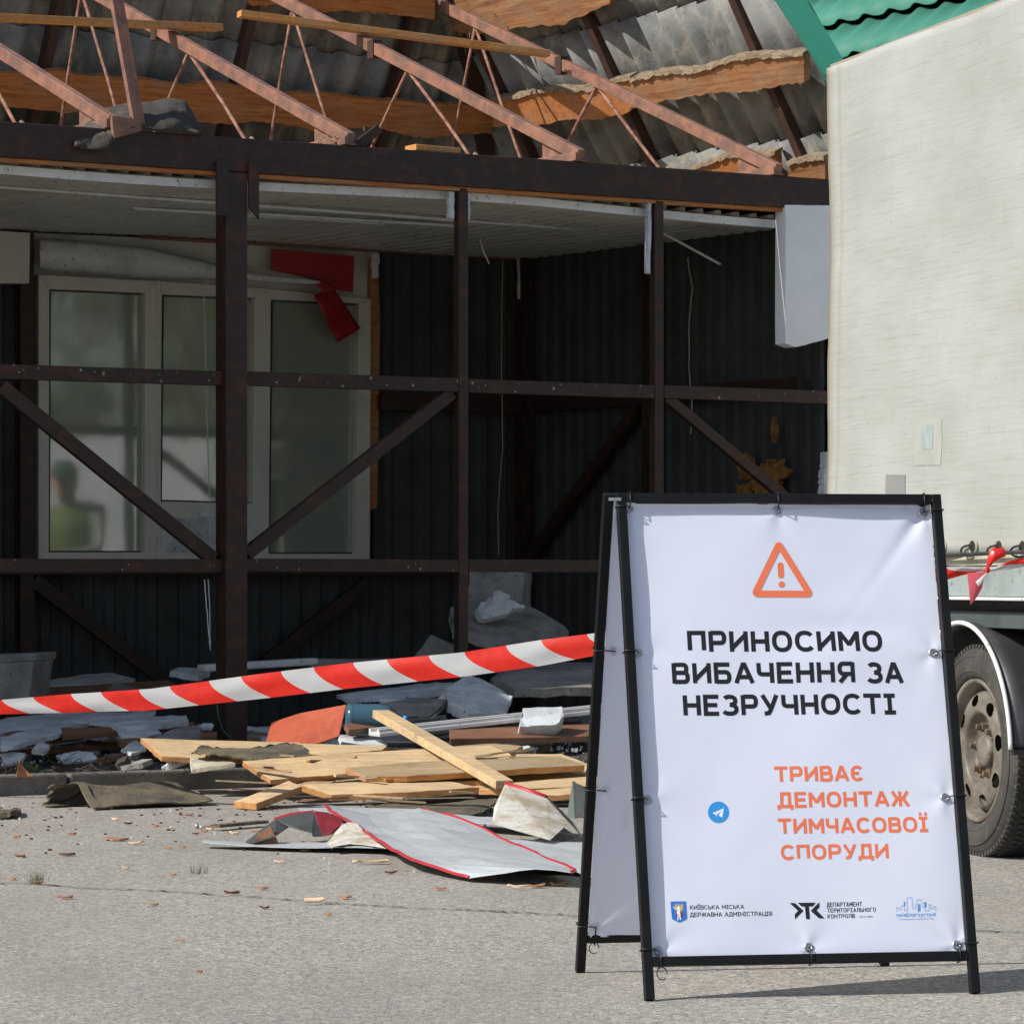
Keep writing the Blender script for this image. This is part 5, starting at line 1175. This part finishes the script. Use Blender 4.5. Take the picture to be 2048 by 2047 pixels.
rock(317, 1536, .035, 'small stone right of the broken grey lump'); rock(372, 1530, .045, 'dusty clod on the soil near the board ends'); rock(8, 1545, .06, 'dark stone at the far left edge behind the kerb')
for k in range(60):   # crumbs on the soil
    rock(random.uniform(0, 1150), random.uniform(1495, 1552), random.uniform(.008, .03), 'small crumb of rubble on the dark soil behind the kerb', mat=random.choice(('stone', 'soil', 'soil', 'foamgrey')), nm='rubble_crumb', grp='rubble crumbs behind the kerb')
# polystyrene beads strewn
m = MB()
for k in range(750):
    px = random.choice((random.gauss(720, 40), random.uniform(960, 1180), random.uniform(0, 1150), random.gauss(30, 30))); py = random.uniform(1462, 1530)
    g = hit(px, py, V3((0, 0, .11)), ZZ); r = random.choice((.003, .004, .007)); m.box(g+ZZ*.01, V3((r, 0, 0)), V3((0, r, 0)), ZZ*r)
m.done('foam_beads', 'foam', kind='stuff')
# dry twigs and roots on the soil
m = MB()
for k in range(260):
    g = hit(random.uniform(0, 420), random.uniform(1498, 1550), V3((0, 0, .10)), ZZ); pts = [g]
    d = V3((random.uniform(-1, 1), random.uniform(-.6, .6), random.uniform(-.1, .5)))
    for j in range(4): pts.append(pts[-1]+d*.035+V3([random.uniform(-.015, .015) for _ in range(3)]))
    m.tube(pts, .0018, 4)
m.done('dry_twigs', 'bark_tree', kind='stuff')
# felt roll at left
m = MB()
def roll2(a, b):
    A = P(85, 1620, 16.55); Bq = P(350, 1604, 17.05); base = A.lerp(Bq, a)
    r = .050*(1-.25*a)+.004*math.sin(a*9); e = min(1, .38+.62*max(0, min(1, (a-.12)/.22))+.10*math.sin(a*23)*(a < .4)); t_ = b*e
    if t_ < .6:
        an = math.radians(-105+(t_/.6)*235); off = V3((0, .14+r*1.25*math.cos(an), r*1.0+r*math.sin(an)))
    else:
        f = (t_-.6)/.4; an = math.radians(130); y0, z0 = r*1.25*math.cos(an), r+r*math.sin(an)
        off = V3((.14*f*a, .14+y0-.30*f, z0*(1-f)**1.25+.006+.012*abs(math.sin(a*6+1))*f))
    p = base+off+V3((.05*noise.noise(V3((b*4, 7, 1)))*(1 if a < .5 else .8)+.10*a*(b-.5), 0, 0)); q = .006*fbm(p, 7)
    return V3((p.x, p.y, max(.004, p.z+q)))
m.grid(roll2, 70, 40, thick=lambda a, b: V3((0, .001, .006)))
m.done('felt_roll', 'felt', label='half rolled sheet of dusty roofing felt lying in front of the kerb', cat='roofing felt')
board(R6([(-40, 1578, 16.3), (120, 1575, 16.35), (122, 1592, 16.05), (60, 1600, 15.9), (-40, 1600, 15.9)]), .02, 'felt', 'felt_scrap', 'small felt scrap at the far left on the asphalt', 'roofing felt', sub=5, jag=.006)
# ---- sheet metal
def sheet(rows, mat, nm, lab, cat, th=.003, edge=None, sm=4, wob=.004):
    """rows of (px,py,Y) from back to front; smooth surface through them"""
    G_ = [[P(*c) for c in r] for r in rows]; nr, nc = len(G_), len(G_[0])
    def cr(p0, p1, p2, p3, t): return ((p1*2)+(p2-p0)*t+(p0*2-p1*5+p2*4-p3)*t*t+(p1*3-p0-p2*3+p3)*t**3)*.5
    def row(r, a):
        x = a*(nc-1); i = min(int(x), nc-2); f = x-i; g = G_[r]; return cr(g[max(i-1, 0)], g[i], g[i+1], g[min(i+2, nc-1)], f)
    def fn(a, b):
        y = b*(nr-1); j = min(int(y), nr-2); f = y-j
        p = cr(row(max(j-1, 0), a), row(j, a), row(j+1, a), row(min(j+2, nr-1), a), f)
        p = p+ZZ*(wob*fbm(p, 5)+wob*3.5*(.25-abs(noise.noise(p*3.1)))); 
        if p.z < .004: p.z = .004+.002*b
        return p
    m = MB(); m.grid(fn, (nc-1)*2+1, (nr-1)*3, smooth=False, thick=lambda a, b: ZZ*th); o = m.done(nm, mat, label=lab, cat=cat)
    if edge:
        for e, (lo, hi) in edge:
            m = MB(); pts = []
            for k in range(41):
                s_ = lo+(hi-lo)*k/40; p = {'r': fn(1, s_), 'l': fn(0, s_), 't': fn(s_, 0), 'b': fn(s_, 1)}[e]; pts.append(p+ZZ*.003)
            m.tube(pts, .0065, 6); m.done('red_edge', 'redtrim', parent=o)
    return o
r7 = lambda x, y, Y: (400+x/2.415, 1200+y/2.415, Y)
sheet([[r7(600, 992, 15.6), r7(850, 1040, 15.5), r7(1045, 1003, 15.6), r7(1060, 1010, 15.55)],
       [r7(640, 1025, 15.1), r7(860, 1070, 14.9), r7(1060, 1060, 14.9), r7(1260, 1057, 14.9)],
       [r7(780, 1105, 14.4), r7(930, 1135, 14.3), r7(1130, 1110, 14.3), r7(1450, 1150, 14.2)],
       [r7(900, 1190, 13.6), r7(1080, 1200, 13.5), r7(1300, 1195, 13.5), r7(1620, 1225, 13.4)],
       [r7(1040, 1260, 13.05), r7(1200, 1275, 12.95), r7(1440, 1265, 12.85), r7(1800, 1302, 12.7)],
       [r7(1300, 1345, 12.65), r7(1440, 1325, 12.55), r7(1590, 1300, 12.45), r7(1790, 1312, 12.4)]],
      'metal', 'metal_sheet', 'large buckled pale grey metal sheet with crimson edges on the asphalt', 'metal sheet', edge=[('l', (0.05, 1)), ('r', (0.02, .98))], sm=6)
sheet([[r7(1300, 1160, 14.2), r7(1500, 1160, 14.25), r7(1750, 1170, 14.2), r7(2060, 1175, 14.2)],
       [r7(1450, 1200, 13.7), r7(1600, 1200, 13.7), r7(1800, 1215, 13.65), r7(2060, 1230, 13.6)],
       [r7(1600, 1270, 13.1), r7(1700, 1270, 13.1), r7(1860, 1290, 13.0), r7(2060, 1310, 12.9)],
       [r7(1700, 1300, 12.95), r7(1790, 1305, 12.95), r7(1890, 1335, 12.75), r7(2060, 1360, 12.6)]],
      'metal', 'metal_sheet', 'second pale metal sheet running under the sign behind the large buckled one', 'metal sheet')
sheet([[r7(475, 1005, 16.2), r7(700, 1000, 16.1), r7(980, 1010, 15.9), r7(1300, 1040, 15.5), r7(1700, 1060, 15.2)],
       [r7(490, 1025, 15.8), r7(720, 1035, 15.6), r7(1000, 1040, 15.5), r7(1320, 1075, 15.1), r7(1800, 1130, 14.6)]],
      'metal', 'metal_sheet', 'thin flat strip of pale metal between the felt sheet and the buckled sheet', 'metal sheet')
sheet([[r7(10, 1160, 14.3), r7(250, 1172, 14.3), r7(520, 1172, 14.3), r7(700, 1160, 14.3), r7(840, 1150, 14.3)],
       [r7(10, 1168, 14.22), r7(250, 1188, 14.1), r7(520, 1198, 14.0), r7(740, 1195, 13.95), r7(905, 1200, 13.9)]],
      'metal', 'metal_strip', 'long thin blade of grey metal pointing left on the asphalt', 'metal strip', wob=.001)
sheet([[r7(610, 1165, 14.3), r7(700, 1085, 14.5), r7(760, 1085, 14.5)], [r7(640, 1200, 13.9), r7(760, 1180, 14.0), r7(900, 1200, 13.8)]], 'metaldirty', 'metal_scrap', 'tan triangular metal scrap left of the large buckled sheet', 'metal sheet')
# folded dark and red flashing
m = MB(); q = [r7(*c) for c in ((218, 1170, 14.25), (300, 1105, 14.35), (365, 1058, 14.45), (430, 1095, 14.4), (365, 1140, 14.2), (262, 1172, 14.15))]
m.slab([P(*c) for c in q], V3((0, .01, .002)), mi=0)
m.slab([P(*r7(*c)) for c in ((365, 1058, 14.45), (460, 1035, 14.5), (552, 1022, 14.5), (590, 1140, 14.25), (545, 1142, 14.2), (540, 1125, 14.22), (430, 1095, 14.35))], V3((0, .01, .002)), mi=0)
m.slab([P(*r7(*c)) for c in ((355, 1055, 14.48), (440, 1030, 14.6), (550, 1018, 14.6), (460, 1037, 14.5), (370, 1066, 14.45))], V3((0, .01, .004)), mi=1)
m.slab([P(*r7(*c)) for c in ((552, 1022, 14.5), (620, 1030, 14.6), (692, 1060, 14.65), (675, 1095, 14.5), (640, 1130, 14.4), (590, 1142, 14.25))], V3((0, .01, .004)), mi=1)
m.done('folded_flashing', ['metalback', 'redtrim'], label='folded flashing, dark grey outside and crimson inside, propped on the asphalt', cat='flashing')
# bent dirty white piece
m = MB(); A = [P(*r7(*c)) for c in ((1475, 885, 15.0), (1590, 920, 14.95), (1670, 950, 14.9), (1780, 1075, 14.5), (1690, 1157, 14.0), (1560, 1120, 14.1), (1412, 1078, 14.25), (1420, 1000, 14.6))]
m.slab(A, V3((0, .004, -.002))); o = m.done('bent_panel', 'metaldirty', label='bent dirty white sheet with a crimson top edge leaning on the boards', cat='metal sheet')
m = MB(); m.tube([P(*r7(*c)) for c in ((1475, 888, 14.99), (1590, 922, 14.94), (1672, 952, 14.89))], .012, 6); m.done('red_edge', 'redtrim', parent=o)
m = MB(); m.slab([P(*r7(*c)) for c in ((1672, 950, 14.92), (1690, 960, 15.1), (1800, 1068, 14.8), (1855, 1150, 14.3), (1785, 1075, 14.52))], V3((0, .004, -.002))); m.done('fold', 'greenmetal', parent=o)
m = MB(); m.slab([P(*r7(*c)) for c in ((1772, 1045, 14.6), (1800, 872, 15.0), (1812, 880, 15.05), (1810, 1055, 14.6))], V3((0.004, .01, 0)))
m.slab([P(*r7(*c)) for c in ((1808, 878, 15.05), (1925, 930, 15.4), (1935, 1010, 15.1), (1810, 1055, 14.6))], V3((0, .008, 0)))
m.done('metal_shard', 'greenmetal', label='pointed greenish metal shard standing up left of the sign leg', cat='metal shard')
# chips of bark and wood
def chip(px, py, L, lab, mat, grp, h=.006):
    g = G(px, py); n = 7; a0 = random.uniform(-.5, .5); ax = V3((math.cos(a0), math.sin(a0), 0)); ay = V3((-math.sin(a0), math.cos(a0), 0)); m = MB(); top = []
    wd = L*random.uniform(.22, .5)
    for k in range(10):
        an = 2*PI*k/10; r = random.uniform(.7, 1.05); top.append(g+ax*(L/2*r*math.cos(an))+ay*(wd/2*r*math.sin(an))+ZZ*(h+.012*abs(math.cos(an))*random.uniform(.2, 1)*min(1, L/.06)))
    m.slab([p-ZZ*.004 for p in top], ZZ*.005); m.done('bark_chip', mat, label=lab, cat='bark chip', group=grp)
MT['chip1'] = dirty('orange_chip', srgb((160, 116, 86)), srgb((134, 94, 68)), .85, 30); MT['chip2'] = dirty('pale_chip', srgb((226, 196, 166)), srgb((196, 158, 122)), .85, 30); MT['chip3'] = dirty('dark_chip', srgb((100, 62, 46)), srgb((70, 48, 38)), .9, 30)
CH_ = {'chip1': ('orange-brown bark chip lying on the sunlit asphalt', 'orange bark chips on the asphalt'), 'chip2': ('pale splinter of wood lying on the sunlit asphalt', 'pale wood splinters on the asphalt'), 'chip3': ('dark brown bark chip lying on the sunlit asphalt', 'dark bark chips on the asphalt')}
named = [(25, 1760, .035, 'chip1'), (77, 1767, .035, 'chip1'), (130, 1798, .06, 'chip1'), (308, 1812, .035, 'chip1'), (135, 1711, .075, 'chip3'), (235, 1681, .10, 'chip1'), (272, 1689, .07, 'chip2'), (38, 1715, .05, 'chip1'), (465, 1789, .06, 'chip3'), (525, 1779, .05, 'chip1'), (530, 1818, .035, 'chip3'), (560, 1726, .05, 'chip2'), (310, 1654, .05, 'chip1'), (408, 1664, .04, 'chip1'), (415, 1655, .03, 'chip1'), (256, 1649, .045, 'chip3'), (345, 1752, .03, 'chip1'), (715, 1726, .05, 'chip2'), (780, 1748, .05, 'chip3'), (692, 1798, .05, 'chip1'), (1075, 1775, .08, 'chip1'), (1115, 1772, .06, 'chip1'), (880, 1780, .05, 'chip1'), (1185, 1855, .03, 'chip2'), (610, 1703, .05, 'chip1'), (362, 1883, .025, 'chip1'), (655, 1831, .03, 'chip1'), (400, 1946, .02, 'chip1'), (535, 1678, .05, 'chip1'), (515, 1665, .06, 'chip1'), (470, 1668, .05, 'chip2')]
for px, py, L, k in named: chip(px, py, L, CH_[k][0], k, CH_[k][1])
for i in range(26):
    py = 1618+abs(random.gauss(0, 55)); px = random.uniform(0, 1150); k = random.choice(('chip1', 'chip1', 'chip2', 'chip3'))
    chip(px, py, random.uniform(.012, .05), CH_[k][0], k, CH_[k][1])
chip(628, 1809, .085, 'curved whitish wood shaving beside the crack in the asphalt', 'chip2', 'curved shavings', .012)
chip(1035, 1779, .08, 'whitish curved shaving below the large metal sheet', 'chip2', 'curved shavings', .012)
chip(745, 1728, .16, 'largest splinter of orange wood in front of the large metal sheet', 'wood', 'curved shavings', .01)
m = MB(); m.bar(G(430, 1661)+ZZ*.02, G(528, 1652)+ZZ*.02, .05, .012); m.done('wood_strip', 'felt', label='thin brown strip of wood pointing at the folded flashing', cat='wood strip')
m = MB(); A = P(530, 1700, 14.2); m.slab([A+V3((-.05, 0, 0)), A+V3((.06, .02, 0)), A+V3((.02, .03, .09)), A+V3((-.03, .02, .06))], V3((0, .03, 0))); m.done('wood_wedge', 'chip1', label='small orange wood wedge beside the long metal blade', cat='wood wedge')
# dry leaf standing on the kerb
m = MB(); A = P(50, 1560, 17.5); m.grid(lambda a, b: A+V3((-.045+.09*a*(1-b)+.02*b, .02*math.sin(a*3), .012+.10*b*(1-.6*abs(a-.35)))), 6, 6); m.done('dry_leaf', 'chip1', label='curled dry leaf standing up on the kerb at left', cat='leaf', solid=.002)
# screws/bolt near middle
m = MB(); A = G(392, 1657); m.tube([A+ZZ*.01, A+V3((.05, -.01, .008))], .004, 8); m.revolve([(.001, 0), (.012, 0), (.012, .008), (.001, .008)], A+ZZ*.012, V3((1, -.2, 0)), ZZ, 8); m.done('bolt', 'zinc', label='shiny bolt with washer lying on the asphalt', cat='bolt')
# weeds in the crack
m = MB()
for k in range(60):
    c_ = random.choice(((68, 1767), (80, 1760), (395, 1746))); g = G(c_[0]+random.gauss(0, 7), c_[1]+random.gauss(0, 1.5)); d = V3((random.uniform(-.5, .5), random.uniform(-.3, .3), 1)); L = random.uniform(.02, .05)
    m.face([g-V3((.0012, 0, 0)), g+V3((.0012, 0, 0)), g+d*L])
m.done('weeds', 'leaf2', kind='stuff')
m = MB()
for k in range(40):
    g = P(55+random.gauss(0, 9), 1545, 17.8); g.z = .1; d = V3((random.uniform(-.8, .8), random.uniform(-.4, .2), 1)); L = random.uniform(.02, .06); s_ = V3((.006, 0, 0))
    m.face([g-s_*.2, g+s_*.2, g+d*L*.6+s_, g+d*L, g+d*L*.6-s_])
m.done('weeds', 'leaf', kind='stuff')
# tiny bright crumbs and glass splinters on the asphalt
m = MB()
for k in range(90):
    g = G(random.uniform(0, 1180), 1600+abs(random.gauss(0, 70))); r = random.choice((.002, .003, .005)); m.box(g+ZZ*r, V3((r, 0, 0)), V3((0, r*.8, 0)), ZZ*r)
m.done('grit', 'foam', kind='stuff')
m = MB()
for k in range(220):
    g = G(random.uniform(0, 1180), 1598+abs(random.gauss(0, 45))); r = random.uniform(.002, .007); m.box(g+ZZ*r*.5, V3((r, r*.3, 0)), V3((-r*.3, r*.8, 0)), ZZ*r*.5)
m.done('sawdust', 'chip3', kind='stuff')
# ------------------------------------------------------------------ what the shop window reflects (beside the camera's view)
def tree(x, y, h, r, seed, lab):
    random.seed(seed); t_ = thing('tree', lab, 'tree', (x, y, 0), 'trees across the yard')
    m = MB(); m.tube([V3((x, y, 0)), V3((x+.1, y, h*.3)), V3((x, y+.1, h*.6)), V3((x, y, h*.9))], [.22, .17, .12, .03], 10)
    for k in range(7):
        a = random.uniform(0, 6.28); z = h*random.uniform(.3, .7); m.tube([V3((x, y, z)), V3((x+math.cos(a)*r*.4, y+math.sin(a)*r*.4, z+r*.3)), V3((x+math.cos(a)*r*.8, y+math.sin(a)*r*.8, z+r*.5))], [.07, .05, .015], 6)
    m.done('trunk', 'bark_tree', parent=t_)
    m = MB(); cl = [(V3((x+random.gauss(0, r*.5), y+random.gauss(0, r*.5), h*random.uniform(.22, 1))), random.uniform(.4, .9)) for _ in range(46)]
    for c_, cr_ in cl:
        for k in range(110):
            d = V3((random.gauss(0, 1), random.gauss(0, 1), random.gauss(0, 1))).normalized()*cr_*random.uniform(.6, 1); p = c_+d; s_ = .10
            u_ = V3((random.uniform(-1, 1), random.uniform(-1, 1), random.uniform(-1, 1))).normalized(); v_ = u_.orthogonal().normalized()
            m.face([p-u_*s_, p-v_*s_*.5, p+u_*s_, p+v_*s_*.5], mi=random.choice((0, 0, 1)))
    m.done('crown', ['leaf', 'leaf2'], parent=t_, fixn=False)
TRL = ['bushy tree reflected in the left window pane, farthest from the wall', 'olive green tree reflected in the middle window pane', 'broad tree reflected behind the white van', 'tall tree reflected at the upper part of the left window pane']
for i, (x, y, h, r) in enumerate([(17, 13.5, 7.5, 2.6), (21, 9.5, 9, 3.2), (18.5, 16.5, 7, 2.6), (22, 5, 9, 3.2)]): tree(x, y, h, r, 20+i, TRL[i])
vn = thing('white_van', 'white box van across the yard, seen only in the window reflection', 'van', (12, 12.4, 0))
VD = V3((.50, .866, 0)); VN_ = V3((-.866, .50, 0)); VC = V3((12.2, 12.6, 0))
m = MB(); m.slab([VC-VD*2.9+ZZ*.55, VC+VD*1.9+ZZ*.55, VC+VD*1.9-VN_*2+ZZ*.55, VC-VD*2.9-VN_*2+ZZ*.55], ZZ*2.0); m.done('box_body', 'white', parent=vn, bevel=.04)
m = MB(); m.slab([VC-VD*4.6+ZZ*.4, VC-VD*2.95+ZZ*.4, VC-VD*2.95+ZZ*2.0, VC-VD*3.6+ZZ*2.0, VC-VD*4.6+ZZ*1.2], -VN_*1.95); m.done('cab', 'white', parent=vn, bevel=.05)
for k in (-3.6, 1.6):
    m = MB(); m.revolve([(.05, 0), (.2, 0), (.34, .0), (.36, .05), (.36, .2), (.3, .22), (.05, .2)], VC+VD*k+ZZ*.36-VN_*.02, -VN_, ZZ, 28); m.done('wheel', 'tyre', parent=vn)
# worker, seen as a reflection in the left pane
def person(loc, face, lab):
    M_ = Matrix.Rotation(face, 3, 'Z'); L = lambda x, y, z: V3(loc)+M_ @ V3((x, y, z))
    t_ = thing('person', lab, 'person', loc)
    J = {'pel': (0, 0, .95, .15), 'wst': (0, .03, 1.12, .14), 'chs': (0, .10, 1.36, .17), 'nk': (0, .16, 1.50, .065), 'hd': (0, .20, 1.60, .085), 'hd2': (0, .22, 1.70, .088),
         'sl': (-.19, .10, 1.44, .075), 'el': (-.27, .22, 1.18, .052), 'wl': (-.16, .46, 1.10, .036), 'hl': (-.12, .54, 1.10, .035), 'sr': (.19, .10, 1.44, .075), 'er': (.27, .22, 1.18, .052), 'wr': (.14, .46, 1.12, .036), 'hr': (.10, .54, 1.12, .035),
         'hpl': (-.10, 0, .88, .105), 'kl': (-.12, .03, .48, .065), 'al': (-.13, -.02, .09, .045), 'tl': (-.14, .14, .04, .04), 'hpr': (.10, 0, .88, .105), 'kr': (.12, .03, .48, .065), 'ar': (.13, -.02, .09, .045), 'tr': (.14, .14, .04, .04)}
    E_ = [('pel', 'wst'), ('wst', 'chs'), ('chs', 'nk'), ('nk', 'hd'), ('hd', 'hd2'), ('chs', 'sl'), ('sl', 'el'), ('el', 'wl'), ('wl', 'hl'), ('chs', 'sr'), ('sr', 'er'), ('er', 'wr'), ('wr', 'hr'), ('pel', 'hpl'), ('hpl', 'kl'), ('kl', 'al'), ('al', 'tl'), ('pel', 'hpr'), ('hpr', 'kr'), ('kr', 'ar'), ('ar', 'tr')]
    ks = list(J); me = bpy.data.meshes.new('body'); me.from_pydata([L(*J[k][:3])-V3(loc) for k in ks], [(ks.index(a), ks.index(b)) for a, b in E_], [])
    o = bpy.data.objects.new('body', me); C.objects.link(o); o.parent = t_; sk = o.modifiers.new('skin', 'SKIN')
    for i, k in enumerate(ks): me.skin_vertices[0].data[i].radius = (J[k][3], J[k][3]*.85); me.skin_vertices[0].data[i].use_root = k == 'pel'
    o.modifiers.new('sub', 'SUBSURF').levels = 2
    t = NT('work_clothes'); sz = t.n('ShaderNodeSeparateXYZ'); t.l(t.tc.outputs['Object'], sz.inputs[0])
    t.base(t.ramp(sz.outputs[2], [(.0, srgb((60, 66, 70))), (.93, srgb((60, 66, 70))), (.95, srgb((150, 150, 150))), (1.0, srgb((165, 165, 160)))])); t.rough(.9); me.materials.append(t.m)
    MT['skin'] = dirty('skin', srgb((205, 150, 120)), srgb((190, 135, 108)), .6, 8, bump=0); MT['vest'] = dirty('yellow_green_vest', srgb((118, 130, 74)), srgb((100, 114, 66)), .7, 5, bump=0); MT['cap'] = dirty('green_cap', srgb((50, 82, 66)), srgb((40, 66, 54)), .8, 8, bump=0)
    m = MB(); m.revolve([(.001, -.12), (.06, -.11), (.088, -.04), (.096, .03), (.085, .09), (.04, .125), (.001, .13)], L(0, .215, 1.64), ZZ, ZZ.orthogonal(), 24)
    m.revolve([(.001, .03), (.012, .01), (.016, 0), (.001, -.02)], L(0, .30, 1.62), M_ @ V3((0, 1, 0)), ZZ, 10)
    for s_ in (-1, 1): m.revolve([(.001, .01), (.018, .006), (.02, 0), (.001, -.01)], L(s_*.095, .21, 1.63), M_ @ V3((s_, 0, 0)), ZZ, 10)
    WORG[t_.name] = V3(loc); hd = m.done('head', 'skin', parent=t_)
    m = MB(); m.revolve([(.103, .03), (.105, .06), (.09, .11), (.05, .145), (.001, .15)], L(0, .21, 1.65), ZZ, ZZ.orthogonal(), 24); m.slab([L(-.07, .28, 1.69), L(.07, .28, 1.69), L(.055, .40, 1.67), L(-.055, .40, 1.67)], ZZ*.012); m.done('cap', 'cap', parent=t_)
    m = MB(); m.revolve([(.215, -.30), (.225, -.1), (.235, .02), (.20, .10), (.11, .15)], L(0, .09, 1.32), M_ @ V3((0, .12, 1)), M_ @ V3((1, 0, 0)), 28)
    m.done('vest', 'vest', parent=t_)
    for s_, hx in ((-1, -.12), (1, .10)):
        for k in range(5):
            b_ = L(hx+(k-2)*.016, .55, 1.105); m = MB(); ln = (.035, .05, .055, .05, .04)[k]
            m.tube([b_-M_ @ V3((0, .03, 0)), b_+M_ @ V3((0, ln*.6, -.008)), b_+M_ @ V3((0, ln, -.03))], [.009, .008, .006], 6); m.done('finger', 'skin', parent=t_)
random.seed(99)
PER = person((2.118, 19.56, 0), math.radians(75), 'worker in dark green cap and yellow-green vest reflected in the left window pane')
bpy.data.objects['person'].scale = (1.07, 1.07, 1.07)
for o in bpy.data.objects:
    if o.parent is None and o.get('category') and not o.get('kind'): o['kind'] = 'thing'
